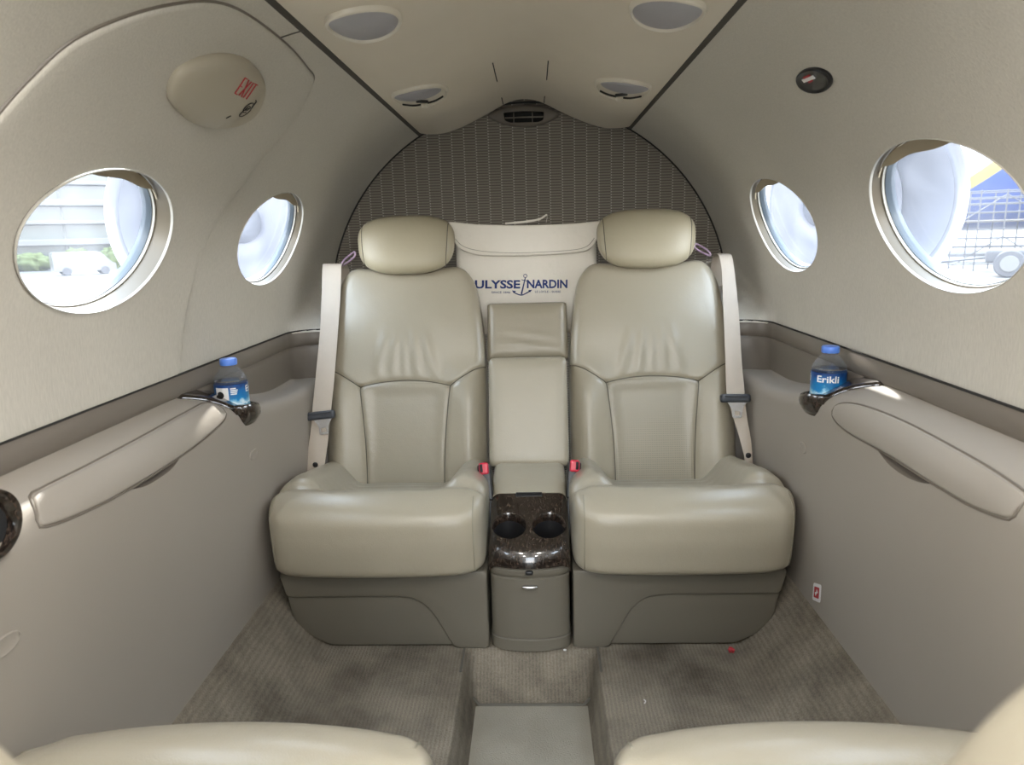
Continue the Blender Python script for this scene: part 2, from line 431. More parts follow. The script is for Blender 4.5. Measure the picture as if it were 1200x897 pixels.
def pillow(outline, r, back, mapf, step=0.012, lines=(), groove=(0.004, 0.005), crown=None, nring=5, holes=()):
    """upholstered pad: rounded edge r, seams along lines; mapf(u, v, w) -> world. Returns uv, w, V, tris, (sideV, sideF)"""
    outline = resample(outline, min(step, 0.012), True)
    rings = [r*(1-math.cos(PI/2*(k+1)/nring)) for k in range(nring)] if r > 0 else []
    uv, T, outline = patch(outline, step, holes=holes, lines=lines, rings=rings)
    def wf(P):
        d = pdist(P, outline, True); w = np.zeros(len(P))
        if r > 0: q = np.clip(1-d/r, 0, 1); w = r*(np.sqrt(np.clip(1-q*q, 0, 1))-1)
        for ln in lines: w -= groove[0]*np.exp(-(pdist(P, ln)/groove[1])**2)*smooth(0, r+0.004, d)
        if crown is not None: w += crown(P[:, 0], P[:, 1])*smooth(0, max(r*1.5, 0.004), d)
        return w
    w = wf(uv); V = mapf(uv[:, 0], uv[:, 1], w)
    m = len(outline); ks = [0.0, 0.3, 1.0]
    SV = np.vstack([mapf(outline[:, 0], outline[:, 1], np.full(m, -r-back*k)) for k in ks])
    SF = grid_faces(3, m, False, True)+[tuple(2*m+i for i in range(m))]
    return uv, w, V, T, (SV, SF), wf
def pad(name, outline, r, back, mapf, mat, parent, **k):
    uv, w, V, T, (SV, SF), wf = pillow(outline, r, back, mapf, **k)
    n = len(V); mb = MB(); mb.add(V, T); mb.add(SV, SF)
    o = mb.build(name, mat, parent)
    weld(o); return o
def weld(o, d=1e-5, angle=40):
    bm = bmesh.new(); bm.from_mesh(o.data); bmesh.ops.remove_doubles(bm, verts=bm.verts, dist=d); bmesh.ops.recalc_face_normals(bm, faces=bm.faces); bm.to_mesh(o.data); bm.free()
    o.data.polygons.foreach_set('use_smooth', [True]*len(o.data.polygons)); o.data.set_sharp_from_angle(angle=math.radians(angle))
def plane_map(o, eu, ev, ew):
    o, eu, ev, ew = (np.asarray(a, float) for a in (o, eu, ev, ew))
    return lambda u, v, w: o+np.outer(u, eu)+np.outer(v, ev)+np.outer(np.broadcast_to(w, np.shape(u)), ew)
def text_part(s, mapf, mat, name, parent, bold=0.0, space=1.0):
    """lettering fitted to the unit square (u 0..1 along, v 0..1 up)"""
    cu = bpy.data.curves.new('letters', 'FONT'); cu.body = s; cu.size = 1; cu.offset = bold; cu.space_character = space; cu.resolution_u = 3
    to = link(bpy.data.objects.new('letters', cu)); dg = bpy.context.evaluated_depsgraph_get(); dg.update()
    me = bpy.data.meshes.new_from_object(to.evaluated_get(dg)); V = np.array([v.co[:2] for v in me.vertices]); Fc = [tuple(p.vertices) for p in me.polygons]
    bpy.data.objects.remove(to); bpy.data.curves.remove(cu); bpy.data.meshes.remove(me)
    lo, hi = V.min(0), V.max(0); V = (V-lo)/(hi-lo)
    return mk(name, mapf(V[:, 0], V[:, 1], np.zeros(len(V))), Fc, mat, parent, smooth=False)

# ------------------------------------------------------------------ cabin shell
R0, ZC = 0.681, 0.70
def shell(sx, Y, s, d=0.0):
    """point on the curved side wall: along the cabin Y, arc s above the widest line, d outboard"""
    Y, s, d = np.broadcast_arrays(np.asarray(Y, float), np.asarray(s, float), np.asarray(d, float))
    th = s/R0; r = R0+d
    return np.stack([sx*r*np.cos(th), Y, ZC+r*np.sin(th)], -1)
def on_shell(px, py, d=0.0):
    r = ray(px, py); Rd = R0+d; o = CAM
    a = r[0]**2+r[2]**2; b = 2*(o[0]*r[0]+(o[2]-ZC)*r[2]); c = o[0]**2+(o[2]-ZC)**2-Rd**2
    t = (-b+math.sqrt(b*b-4*a*c))/(2*a); p = o+r*t
    return np.array([p[1], math.atan2(p[2]-ZC, abs(p[0]))*R0])
WA, WB, WS = 0.193, 0.121, 0.2745
WIN_Y = [1.064, 1.718, 0.41, -0.24]
STOP = R0*math.radians(59.9)
def yc(s): return 1.87+np.clip(s/0.19, 0, 1)*0.48
def turn(sx, p, s):
    p = np.asarray(p, float); s = np.asarray(s, float); rc = 0.08; Yc = yc(s); a = np.clip((p-Yc)/rc, 0, PI/2)
    th = s/R0; x = R0*np.cos(th)-rc*(1-np.cos(a))-np.maximum(p-Yc-rc*PI/2, 0); Y = np.minimum(p, Yc)+rc*np.sin(a)
    return np.stack([sx*x, Y, ZC+R0*np.sin(th)], -1)
def build_wall(name, sx):
    sr = np.linspace(0, STOP, 40); rear = np.column_stack([np.minimum(2.36, yc(sr)+0.166), sr])
    out = np.vstack([[(-0.9, STOP), (-0.9, 0)], rear])
    out = resample(out, 0.03, True)
    holes = [ellipse((y, WS), WA+(0.012 if (sx < 0 and y > 0.7 and y < 1.3) else 0), WB+(0.012 if (sx < 0 and y > 0.7 and y < 1.3) else 0), 72) for y in WIN_Y]
    uv, T, _ = patch(out, 0.03, holes=holes)
    V, T = compact(turn(sx, uv[:, 0], uv[:, 1]), T)
    return mk(name, V, T, MT['liner'], smooth=True, angle=0, kind='structure')
wl = build_wall('wall_left', -1); tag(wl, 'curved left cabin wall lined in woven beige fabric', 'wall')
wr = build_wall('wall_right', 1); tag(wr, 'curved right cabin wall lined in woven beige fabric', 'wall')

# seam in the left lining above the hatch
a, b = on_shell(322, 46), on_shell(360, 34)
ss = resample([a, b], 0.01); mk('lining_seam', *tube(shell(-1, ss[:, 0], ss[:, 1], -0.0005), 0.0012, 6), MT['gasket'], wl)

# windows
_q = np.array([on_shell(*p, d=-0.0105) for p in ((13, 320), (215, 234), (134, 197), (80, 371))])
HWC = ((_q[0, 0]+_q[1, 0])/2, (_q[2, 1]+_q[3, 1])/2); HWA = (_q[1, 0]-_q[0, 0])/2; HWB = (_q[2, 1]-_q[3, 1])/2
def build_window(name, sx, Y, label, off=0.0, lip_d=0.0):
    w = thing(name, tuple(shell(sx, Y, WS, 0.03)), label, 'window'); w['kind'] = 'structure'
    n = 80; wc, wa, wb = (HWC, HWA, HWB) if off else ((Y, WS), WA, WB)
    def ring(scale, d, dy=0): e = ellipse(wc, wa*scale[0], wb*scale[1], n); return shell(sx, e[:, 0], e[:, 1], d)
    def sweep(rs): return np.vstack(rs), grid_faces(len(rs), n, False, True)
    # white rolled lip
    mk('window_lip', *sweep([ring((1.008, 1.012), 0.0005+off), ring((1.006, 1.009), -0.001+off), ring((1.0, 1.0), -0.0012+off), ring((0.995, 0.993), 0.001+off), ring((0.994, 0.992), 0.004+off)]), MT['lip'], w)
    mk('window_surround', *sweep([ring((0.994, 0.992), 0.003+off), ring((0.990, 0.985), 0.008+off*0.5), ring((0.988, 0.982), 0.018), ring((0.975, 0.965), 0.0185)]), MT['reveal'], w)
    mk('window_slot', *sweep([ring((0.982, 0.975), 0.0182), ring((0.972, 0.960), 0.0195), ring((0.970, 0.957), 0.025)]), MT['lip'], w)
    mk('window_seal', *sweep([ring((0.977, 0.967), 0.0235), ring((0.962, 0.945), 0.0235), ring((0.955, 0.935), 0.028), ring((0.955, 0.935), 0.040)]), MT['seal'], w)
    e = ellipse(wc, wa*0.965, wb*0.945, n); uv, T, _ = patch(e, 0.04)
    mk('pane', shell(sx, uv[:, 0], uv[:, 1], 0.033), T, MT['pane'], w)
    # shade edge just showing at the top
    u = np.linspace(-0.80, 0.80, 40); top = np.sqrt(1-u*u)*0.97
    bot = 0.83-0.10*smooth(-0.3, 0.7, u)+0.02*np.sin(u*9)
    bot = np.minimum(bot, top-0.01); pts = []
    V = np.vstack([shell(sx, wc[0]+wa*0.985*u, wc[1]+wb*0.985*top, 0.011), shell(sx, wc[0]+wa*0.985*u, wc[1]+wb*0.985*bot, 0.011), shell(sx, wc[0]+wa*0.985*u, wc[1]+wb*0.985*bot, 0.014), shell(sx, wc[0]+wa*0.985*u, wc[1]+wb*0.985*top, 0.014)])
    mk('window_shade', V, grid_faces(4, 40), MT['shade'], w)
    return w
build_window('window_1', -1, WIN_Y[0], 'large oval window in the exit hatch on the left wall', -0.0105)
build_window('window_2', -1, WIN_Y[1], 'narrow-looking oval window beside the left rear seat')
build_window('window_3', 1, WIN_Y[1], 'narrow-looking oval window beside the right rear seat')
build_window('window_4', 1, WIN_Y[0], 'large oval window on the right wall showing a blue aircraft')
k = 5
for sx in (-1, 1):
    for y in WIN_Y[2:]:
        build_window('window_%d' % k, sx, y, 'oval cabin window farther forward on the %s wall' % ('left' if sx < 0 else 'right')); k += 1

# exit hatch
hp = [on_shell(*p, d=-0.006) for p in [(0,140),(40,95),(100,45),(200,10),(270,10),(330,48),(362,82),(368,100),(340,150),(290,210),(250,270),(225,340),(213,430)]]
hp = spline(hp, 8)
low = np.array([(hp[-1][0]-0.005, 0.004), (0.35, 0.004), (0.30, 0.10), (0.55, 0.30)])
hout = np.vstack([hp, low])
def hatch_map(u, v, w): return shell(-1, u, v, -0.0065-np.asarray(w))
d1 = thing('door_1', tuple(shell(-1, 1.0, 0.3, 0)), 'raised fabric-covered emergency exit hatch panel on the left wall', 'door'); d1['kind'] = 'structure'
hole = ellipse(HWC, HWA, HWB, 72)
uv, w_, V, T, (SV, SF), _ = pillow(hout, 0.007, 0.002, hatch_map, step=0.028, holes=[hole], nring=4)
mk('hatch_panel', np.vstack([V, SV]), [tuple(t) for t in T]+[tuple(i+len(V) for i in f) for f in SF[:-1]], MT['liner'], d1, angle=0)
he_ = resample(hp, 0.012); mk('hatch_shadow_gap', *tube(shell(-1, he_[:, 0], he_[:, 1], -0.0008), 0.0022, 6), MT['trim'], d1)  # dark tube in the hatch joint draws the shadow line of its edge

# headliner
HX = np.array([0, 0.05, 0.11, 0.149, 0.206, 0.25, 0.276, 0.31, 0.336]); HZ = np.array([1.384, 1.375, 1.346, 1.327, 1.303, 1.290, 1.2865, 1.2865, 1.290])
def head_z(x): 
    q = spline(np.column_stack([np.r_[-HX[:0:-1], HX], np.r_[HZ[:0:-1], HZ]]), 10); return np.interp(x, q[:, 0], q[:, 1])
xs = np.linspace(-0.336, 0.336, 81); ys = np.r_[np.linspace(-0.9, 2.30, 50), 2.320, 2.335, 2.344, 2.349]
lift = np.r_[np.zeros(50), 0.001, 0.004, 0.010, 0.024]
V = np.array([(x, y, head_z(x)+l) for y, l in zip(ys, lift) for x in xs])
edge = []
ce = mk('ceiling', V, grid_faces(len(ys), len(xs)), MT['head'], angle=60, kind='structure'); tag(ce, 'smooth beige headliner with a raised centre channel', 'ceiling')
for sx in (-1, 1):
    V = np.array([(sx*x, y, z) for y in (-0.9, 2.36) for (x, z) in ((0.330, 1.2925), (0.3348, 1.2903), (0.343, 1.2868), (0.351, 1.2852))])
    mk('joint_strip', V, grid_faces(2, 4), MT['edge'], ce, smooth=False)
for (y0, y1, hw) in ((1.765, 1.985, 0.066), (2.19, 2.31, 0.064)):
    xx = np.linspace(-hw, hw, 13); yy = np.linspace(y0, y1, 4)
    V = np.array([(x, y, head_z(x)-0.0012) for y in yy for x in xx])
    ap = mk('access_panel', V, grid_faces(4, 13), MT['head'], ce)
    for s in (-1, 1):
        mk('panel_gap', *tube([(s*(hw+0.001), y0+0.01, head_z(hw)-0.0008), (s*(hw+0.001), y1-0.01, head_z(hw)-0.0008)], 0.0016, 6), MT['gap'], ap)

# aft bulkhead
bo = np.array([(0.75, 0.6), (0.75, 1.55), (-0.75, 1.55), (-0.75, 0.6)])
bo = np.vstack([bo, [(-0.66, -0.05), (0.66, -0.05)]])
uv, T, bo2 = patch(resample(bo, 0.05, True), 0.08)
m_ = len(bo2); Vf = np.column_stack([uv[:, 0], np.full(len(uv), 2.35), uv[:, 1]])
mb = MB(); mb.add(Vf, T)
mb.add(np.vstack([np.column_stack([bo2[:, 0], np.full(m_, y), bo2[:, 1]]) for y in (2.35, 2.38)]), grid_faces(2, m_, False, True))
bk = mb.build('wall_back', MT['bulk'], smooth=False, kind='structure'); tag(bk, 'aft bulkhead covered in dark ribbed weave with dotted stripes', 'wall')
t = np.linspace(0.0, PI, 80); mk('edge_welt', *tube(np.column_stack([0.679*np.cos(t), np.full(80, 2.347), ZC+0.680*np.sin(t)]), 0.0032, 8), MT['gap'], bk)

# ------------------------------------------------------------------ lower side panels
PF = np.array([(0.681, 0.668), (0.676, 0.664), (0.655, 0.655), (0.632, 0.642), (0.616, 0.628), (0.607, 0.608), (0.603, 0.580), (0.603, 0.50), (0.607, 0.38), (0.613, 0.25), (0.618, 0.10)])
PR = np.array([(0.681, 0.582), (0.674, 0.572), (0.662, 0.567), (0.640, 0.565), (0.618, 0.562), (0.607, 0.552), (0.603, 0.530), (0.603, 0.48), (0.607, 0.38), (0.613, 0.25), (0.618, 0.10)])
PFs, PRs = spline(PF, 8), spline(PR, 8); NPp = len(PFs)
PT = np.linspace(0, 1, NPp)
def prof(Y, t):
    k = smooth(1.22, 1.78, np.asarray(Y))
    x = (1-k)*np.interp(t, PT, PFs[:, 0])+k*np.interp(t, PT, PRs[:, 0]); z = (1-k)*np.interp(t, PT, PFs[:, 1])+k*np.interp(t, PT, PRs[:, 1])
    return x, z
def prof_x(Y, z):
    """inboard surface x of the side panel at height z (face side)"""
    Y, z = np.broadcast_arrays(np.asarray(Y, float), np.asarray(z, float)); out = np.zeros(Y.shape)
    for i in np.ndindex(Y.shape):
        xs_, zs_ = prof(Y[i], PT); o = np.argsort(zs_); out[i] = np.interp(z[i], zs_[o], xs_[o])
    return out
def yz(px, py, sx, it=6):
    """where the photograph's pixel meets the side panel -> (Y, z)"""
    X = 0.61
    for _ in range(it):
        p = at(px, py, X=sx*X); X = float(prof_x(np.array([p[1]]), np.array([p[2]]))[0])
    return np.array([p[1], p[2]])
PULL = {-1: [(148,573),(165,563),(185,552),(205,538),(213,532),(203,548),(188,560),(168,571)],
         1: [(1027,524),(1040,531),(1058,543),(1075,556),(1092,566),(1078,566),(1058,557),(1040,543)]}
def build_panel(name, sx, label):
    o = thing(name, (sx*0.61, 0.8, 0.1), label, 'side panel'); o['kind'] = 'structure'
    pl = np.array([yz(px, py, sx) for px, py in PULL[sx]]); c = pl.mean(0)
    zt = lambda Y, z: float(np.interp(-z, -prof(Y, PT)[1], PT))
    pl2 = np.array([(y, zt(y, z)) for y, z in spline(pl, 4, True)])
    Ys = np.r_[np.linspace(-0.9, 0.5, 8), np.linspace(0.55, 2.36, 60)]
    # param space: (Y, t*1.0)
    out = np.array([(-0.9, 0), (2.36, 0), (2.36, 1), (-0.9, 1)], float); out = resample(out, 0.03, True)
    G = np.array([(y, t) for y in Ys[1:-1] for t in np.linspace(0, 1, 44)[1:-1]])
    keep = ~inside(G, pl2) & (pdist(G, pl2, True) > 0.006)
    uv, T = cdt([out, pl2], [], G[keep]); cc = uv[T].mean(1); T = T[~inside(cc, pl2)]
    x, z = prof(uv[:, 0], uv[:, 1]); V, T = compact(np.column_stack([sx*x, uv[:, 0], z]), T)
    mk('panel_skin', V, T, MT['panel'], o, angle=0)
    m = len(pl2); x, z = prof(pl2[:, 0], pl2[:, 1])
    rim = np.column_stack([sx*x, pl2[:, 0], z]); ctr = rim.mean(0); deep = ctr+(rim-ctr)*0.8+np.array([sx*0.03, 0, 0.01])
    mk('finger_pull', np.vstack([rim, deep]), grid_faces(2, m, False, True)+[tuple(range(m, 2*m))], MT['trim'], o, smooth=False)
    return o
build_panel('trim_1', -1, 'warm grey moulded lower side panel with armrest ledge on the left')
build_panel('trim_2', 1, 'warm grey moulded lower side panel with armrest ledge on the right')
# brown band between lining and ledge, turning the corner behind the seats
def build_band(name, sx, label):
    o = thing(name, (sx*0.68, 1.5, 0.6), label, 'trim'); o['kind'] = 'structure'
    path = [(0.679, y) for y in np.linspace(-0.9, 1.88, 60)]+[(0.599+0.08*math.cos(a), 1.88+0.08*math.sin(a)) for a in np.linspace(0, PI/2, 12)[1:]]+[(0.57, 1.96)]
    path = np.array(path); T = np.gradient(path, axis=0); T /= np.linalg.norm(T, axis=1)[:, None]; nin = np.column_stack([-T[:, 1], T[:, 0]])
    pr = [(-0.004, 0.706), (0.002, 0.704), (0.006, 0.697), (0.0065, 0.672), (0.003, 0.664), (0.0, 0.661), (0.003, 0.658), (0.005, 0.652), (0.004, 0.62), (0.003, 0.560)]
    V = []
    for p, nn in zip(path, nin):
        for d, z in pr: q = p+nn*d; V.append((sx*q[0], q[1], z))
    mk('trim_band', V, grid_faces(len(path), len(pr)), MT['trim'], o)
    q = path+nin*0.0025; mk('joint_gap', *tube(np.column_stack([sx*q[:, 0], q[:, 1], np.full(len(q), 0.7055)]), 0.0022, 6), MT['gap'], o)
    return o
build_band('trim_3', -1, 'brown grey trim band under the left wall lining')
build_band('trim_4', 1, 'brown grey trim band under the right wall lining')

# storage lids in the ledges
LID = {-1: [(33,584),(41,574),(100,545),(160,512),(215,482),(242,473),(257,477),(264,487),(255,500),(215,532),(150,573),(100,599),(50,617),(44,605)],
        1: [(976,482),(985,474),(1010,476),(1060,494),(1120,526),(1160,550),(1199,577),(1203,584),(1195,594),(1187,606),(1175,606),(1140,593),(1100,570),(1040,532),(1000,510),(980,494)]}
for sx, nm in ((-1, 'left'), (1, 'right')):
    o = np.array([yz(px, py, sx) for px, py in LID[sx]]); o = spline(o, 5, True)
    ctr = o.mean(0)
    t = thing('storage_lid', (sx*0.60, ctr[0], ctr[1]), 'long grey lid with finger pull let into the %s armrest ledge' % nm, 'lid', 'armrest lids')
    def lm(u, v, w, sx=sx): 
        u = np.asarray(u, float); v = np.asarray(v, float); x = prof_x(u, v)
        return np.column_stack([sx*(x-0.0030-np.broadcast_to(w, u.shape)*0.8), u, v+0.55*(np.broadcast_to(w, u.shape)+0.003)])
    pad('lid_panel', o, 0.0028, 0.002, lm, MT['panel'], t, step=0.016)
    oo = resample(o, 0.01, True); x = prof_x(oo[:, 0], oo[:, 1]); ol = offset_line(oo, -0.002 if area(oo) > 0 else 0.002, True); x = prof_x(ol[:, 0], ol[:, 1])
    mk('lid_gap', *tube(np.column_stack([sx*(x-0.0002), ol[:, 0], ol[:, 1]]), 0.0017, 6, closed=True), MT['trim'], t)
# small oval plugs
for sx, px, py, lab in ((-1, 297, 533, 'small oval blanking plug on the left panel beside the seat'), (1, 941, 525, 'small oval blanking plug on the right panel beside the seat'), (-1, 5, 757, 'oval blanking plug low on the left panel at the photo edge')):
    c = yz(px, py, sx); e = ellipse(c, 0.021 if py < 600 else 0.026, 0.012, 32)
    def pm(u, v, w, sx=sx): x = prof_x(np.asarray(u, float), np.asarray(v, float)); return np.column_stack([sx*(x-0.0025-w), u, v])
    t = thing('panel_plug', (sx*0.604, c[0], c[1]), lab, 'plug', 'panel plugs'); pad('plug_cap', e, 0.0022, 0.003, pm, MT['panel'], t, step=0.008, crown=lambda u, v: 0*u-0.0015)

# ------------------------------------------------------------------ floor
CHL, CHR = -0.155, 0.152
def floor_z(x, y):
    z = 0.0
    ax = abs(x)
    if ax > 0.49: z = 0.145*min(1, (ax-0.49)/0.125)**1.25
    riser = float(smooth(1.455, 1.375, y)) if False else float(1-smooth(1.375, 1.455, np.array(y)))
    k = float(smooth(CHL-0.002, CHL+0.028, np.array(x)))*float(1-smooth(CHR-0.028, CHR+0.002, np.array(x)))
    return z-0.10*riser*k
xs = np.unique(np.r_[np.linspace(-0.625, -0.48, 16), np.linspace(-0.48, CHL-0.01, 14), np.linspace(CHL-0.01, CHL+0.035, 16), np.linspace(CHL+0.035, CHR-0.035, 10), np.linspace(CHR-0.035, CHR+0.01, 16), np.linspace(CHR+0.01, 0.48, 14), np.linspace(0.48, 0.625, 16)])
ys = np.unique(np.r_[np.linspace(-0.9, 1.3, 45), np.linspace(1.3, 1.5, 30), np.linspace(1.5, 2.36, 12)])
V = np.array([(x, y, floor_z(x, y)) for y in ys for x in xs])
fl = mk('floor', V, grid_faces(len(ys), len(xs)), MT['carpet'], angle=0, kind='structure'); tag(fl, 'ribbed taupe carpet with a sunken centre aisle', 'floor')
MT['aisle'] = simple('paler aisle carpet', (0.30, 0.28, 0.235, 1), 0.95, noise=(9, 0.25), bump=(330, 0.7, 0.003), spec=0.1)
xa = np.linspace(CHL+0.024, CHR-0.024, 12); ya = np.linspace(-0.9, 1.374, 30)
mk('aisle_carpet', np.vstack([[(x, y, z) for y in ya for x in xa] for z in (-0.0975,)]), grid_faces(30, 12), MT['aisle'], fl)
P = [(x, 1.378, floor_z(x, 1.37)+0.003) for x in np.linspace(CHL+0.02, CHR-0.02, 20)]
mk('carpet_piping', *tube(P, 0.0035, 8), MT['gasket'], fl)
for xx in (CHL-0.004, CHR+0.004):
    P = [(xx, y, floor_z(xx, y)+0.001) for y in np.linspace(1.36, 1.50, 10)]
    mk('carpet_piping', *tube(P, 0.003, 8), MT['gasket'], fl)

# ------------------------------------------------------------------ seats
def back_yz(v, w, x=None):
    """reclined backrest: height v along it, w proud of it"""
    v = np.asarray(v, float); q = v/0.64
    Y = 1.79+0.20*q-0.018*np.sin(np.clip(q, -0.2, 1.1)*PI); Z = 0.265+0.611*q
    dY = (0.20-0.018*PI*np.cos(np.clip(q, -0.2, 1.1)*PI))/0.64; dZ = 0.611/0.64; ln = np.hypot(dY, dZ)
    return Y-w*dZ/ln, Z+w*dY/ln
def build_seat(sx, label, group=None, xf=None, front=False):
    """sx +1: outboard side towards +x.  xf maps seat points (for the seats that face aft)"""
    xc = 0.346
    f = xf if xf is not None else (lambda P: P)
    def W(P): P = np.asarray(P, float).copy(); P[:, 0] *= sx; return f(P)
    base = W([(xc, 1.65, 0.0)])[0]
    t = thing('passenger_seat', tuple(base), label, 'seat', group)
    # cushion
    half = np.array([0.250, 0.235, 0.097]); cc = np.array([xc+0.003, 1.638, 0.292])
    def shape(P):
        X = P[:, 0]/half[0]; y = P[:, 1]; z = P[:, 2].copy(); Q = P.copy()
        topw = smooth(-0.02, 0.055, z)
        back = smooth(-0.175, -0.06, y)
        tilt = -0.20*np.maximum(y+0.13, 0)
        valley = -0.042*back*(1-smooth(0.46, 0.70, np.abs(X)))
        bol = 0.026*back*np.exp(-((np.abs(X)-0.80)/0.17)**2)
        crease = -0.020*np.exp(-((y+0.115+0.02*np.abs(X))/0.016)**2)*smooth(0.45, 0.7, np.abs(X))
        roll = 0.006*np.exp(-((y+0.16)/0.05)**2)
        ridg = 0.0025*back*np.sin(y*140)*(1-smooth(0.3, 0.6, np.abs(X)))
        wr = 0.0016*np.sin(X*23+4*y*20)*np.exp(-((np.abs(X)-0.85)/0.1)**2)*smooth(0.1, -0.15, y)
        Q[:, 2] = z+topw*(tilt+valley+bol+crease+roll+ridg+wr)-0.030*smooth(-0.097, 0.097, z)*(np.clip(-y-0.125, 0, 1)/0.11)**2
        fr = smooth(-0.12, -0.22, y)                          # front face bulges and leans
        Q[:, 1] = y-fr*((0.035 if front else 0.012)*(1-X*X))+fr*0.010*smooth(0.03, -0.09, z)
        Q[:, 0] = P[:, 0]-0.004*fr*0
        return Q
    V, Fc = squad(56, half, 9.0)
    cu = mk('seat_cushion', W(shape(V)+cc), Fc if sx > 0 else Fc, MT['leather'], t, angle=0)
    for X, a0, a1 in ((-0.90, -0.9, 1.25), (0.93, -0.9, 1.25)):
        n = 9.0; a = np.linspace(PI*0.72 if X < 0 else PI*0.72, PI*1.28, 50); k = (1-abs(X)**n)
        c_, s_ = np.cos(a), np.sin(a); r_ = (k/(np.abs(c_)**n+np.abs(s_)**n))**(1/n)
        P = np.column_stack([np.full(50, X*half[0]), r_*c_*half[1]*1.0, r_*s_*-half[2]])
        mk('seam_piping', *tube(W(shape(P)+cc), 0.0018, 6), MT['piping'], cu)
    # base: frame with curved leg, recessed lower panel
    fr = [(0.100, 0.0), (0.182, 0.0), (0.205, 0.045), (0.232, 0.098), (0.262, 0.127), (0.300, 0.136), (0.574, 0.136), (0.588, 0.198), (0.100, 0.198)]
    fr = round_poly(fr, [0.004, 0.004, 0.02, 0.03, 0.03, 0.02, 0.004, 0.004, 0.004], 5)
    pm = lambda Y0: (lambda u, v, w: W(np.column_stack([u, Y0-np.broadcast_to(w, np.shape(u)), v])))
    pad('seat_base', fr, 0.004, 0.36, pm(1.450), MT['base'], t, step=0.03, nring=3)
    lo = round_poly([(0.178, 0.004), (0.480, 0.004), (0.545, 0.038), (0.566, 0.075), (0.577, 0.142), (0.30, 0.142), (0.25, 0.13), (0.21, 0.07)], [0.003, 0.012, 0.03, 0.02, 0.006, 0.02, 0.02, 0.02], 5)
    pad('lower_panel', lo, 0.004, 0.34, pm(1.459), MT['base'], t, step=0.03, nring=3)
    # backrest
    ol = np.array([(-0.226, -0.08), (0.226, -0.08), (0.228, 0.20), (0.222, 0.44), (0.200, 0.60), (0.165, 0.652), (0.06, 0.640), (-0.06, 0.640), (-0.160, 0.650), (-0.200, 0.60), (-0.224, 0.44), (-0.228, 0.20)])
    ol = round_poly(ol, [0.02, 0.02, 0.1, 0.1, 0.05, 0.05, 0.04, 0.04, 0.05, 0.05, 0.1, 0.1], 6)
    arcs = spline([(-0.128, 0.300), (-0.07, 0.312), (0.0, 0.317), (0.07, 0.312), (0.128, 0.300)], 8)
    sl = spline([(-0.2265, 0.352), (-0.20, 0.345), (-0.165, 0.325), (-0.128, 0.300)], 6)
    sr_ = sl*np.array([-1, 1])
    cl = spline([(-0.128, 0.300), (-0.121, 0.24), (-0.113, 0.15), (-0.109, 0.05), (-0.109, -0.079)], 8); cr = cl*np.array([-1, 1])
    lines = [resample(q, 0.008) for q in (arcs, sl, sr_, cl, cr)]
    def crown(u, v):
        w = 0.010*(1-(u/0.23)**2)*smooth(-0.1, 0.2, v)*0
        bol = 0.022*np.exp(-((np.abs(u)-0.178)/0.048)**2)*(1-smooth(0.24, 0.40, v))
        cen = -0.006*(1-smooth(0.08, 0.13, np.abs(u)))*(1-smooth(0.27, 0.31, v))
        up = 0.010*np.exp(-((v-0.50)/0.10)**2)*(1-(u/0.26)**2)
        fold = np.zeros_like(u)
        for u0, s0, a0, sg in ((-0.085, 0.25, 0.0042, 0.013), (-0.035, 0.08, 0.0048, 0.011), (0.0, 0.02, 0.0036, 0.008), (0.035, -0.08, 0.0046, 0.011), (0.08, -0.22, 0.004, 0.013)):
            fold += 1.5*a0*np.exp(-((u-u0-s0*(v-0.33))/sg)**2)*smooth(0.318, 0.35, v)*(1-smooth(0.40, 0.49, v))
        seat_in = 0.004*np.exp(-((v-0.345)/0.03)**2)*np.exp(-(u/0.12)**2)
        return w+bol+cen+up+fold-seat_in
    mp = lambda u, v, w: W(np.column_stack([xc+np.asarray(u), *back_yz(v, np.broadcast_to(w, np.shape(u)))]))
    uv, w_, V, T, (SV, SF), wf = pillow(ol, 0.030, 0.07, mp, step=0.0105, lines=lines, groove=(0.006, 0.0055), crown=crown, nring=6)
    c = uv[T].mean(1)
    low_line = np.vstack([sl, arcs, sr_[::-1]]); yl = np.interp(c[:, 0], low_line[:, 0], low_line[:, 1])
    upper = c[:, 1] > yl; xw = np.interp(c[:, 1], cr[::-1, 1], cr[::-1, 0]); mid = ~upper & (np.abs(c[:, 0]) < xw)
    sh = mk('backrest', SV, SF, MT['leather'], t)
    for nm, sel, mt in (('upper_panel', upper, 'leather'), ('center_panel', mid, 'leather_perf'), ('side_bolster', ~upper & ~mid & (c[:, 0] < 0), 'leather'), ('side_bolster', ~upper & ~mid & (c[:, 0] > 0), 'leather')):
        v2, t2 = compact(V, T[sel]); mk(nm, v2, t2, MT[mt], t, angle=0)
    mb = MB()
    for q in lines:
        wq = wf(q); mb.add(*tube(mp(q[:, 0], q[:, 1], wq+0.0004), 0.0016, 6))
    mb.build('seam_thread', MT['seam'], sh)
    # headrest
    hh = np.array([0.139, 0.052, 0.083]); hc = np.array([xc-0.002, 2.0, 0.94])
    n = 3.0; V, Fc = squad(30, hh, n)
    def hs(P):
        Q = P.copy(); k = P[:, 2]/hh[2]; Q[:, 0] *= 1+0.05*k-0.03*k*k; Q[:, 1] += 0.02*(P[:, 2]/0.083)+0.006*(P[:, 0]/hh[0])**2*(P[:, 1] < 0)
        return Q
    he = mk('headrest', W(hs(V)+hc), Fc, MT['leather_tan'], t, angle=0)
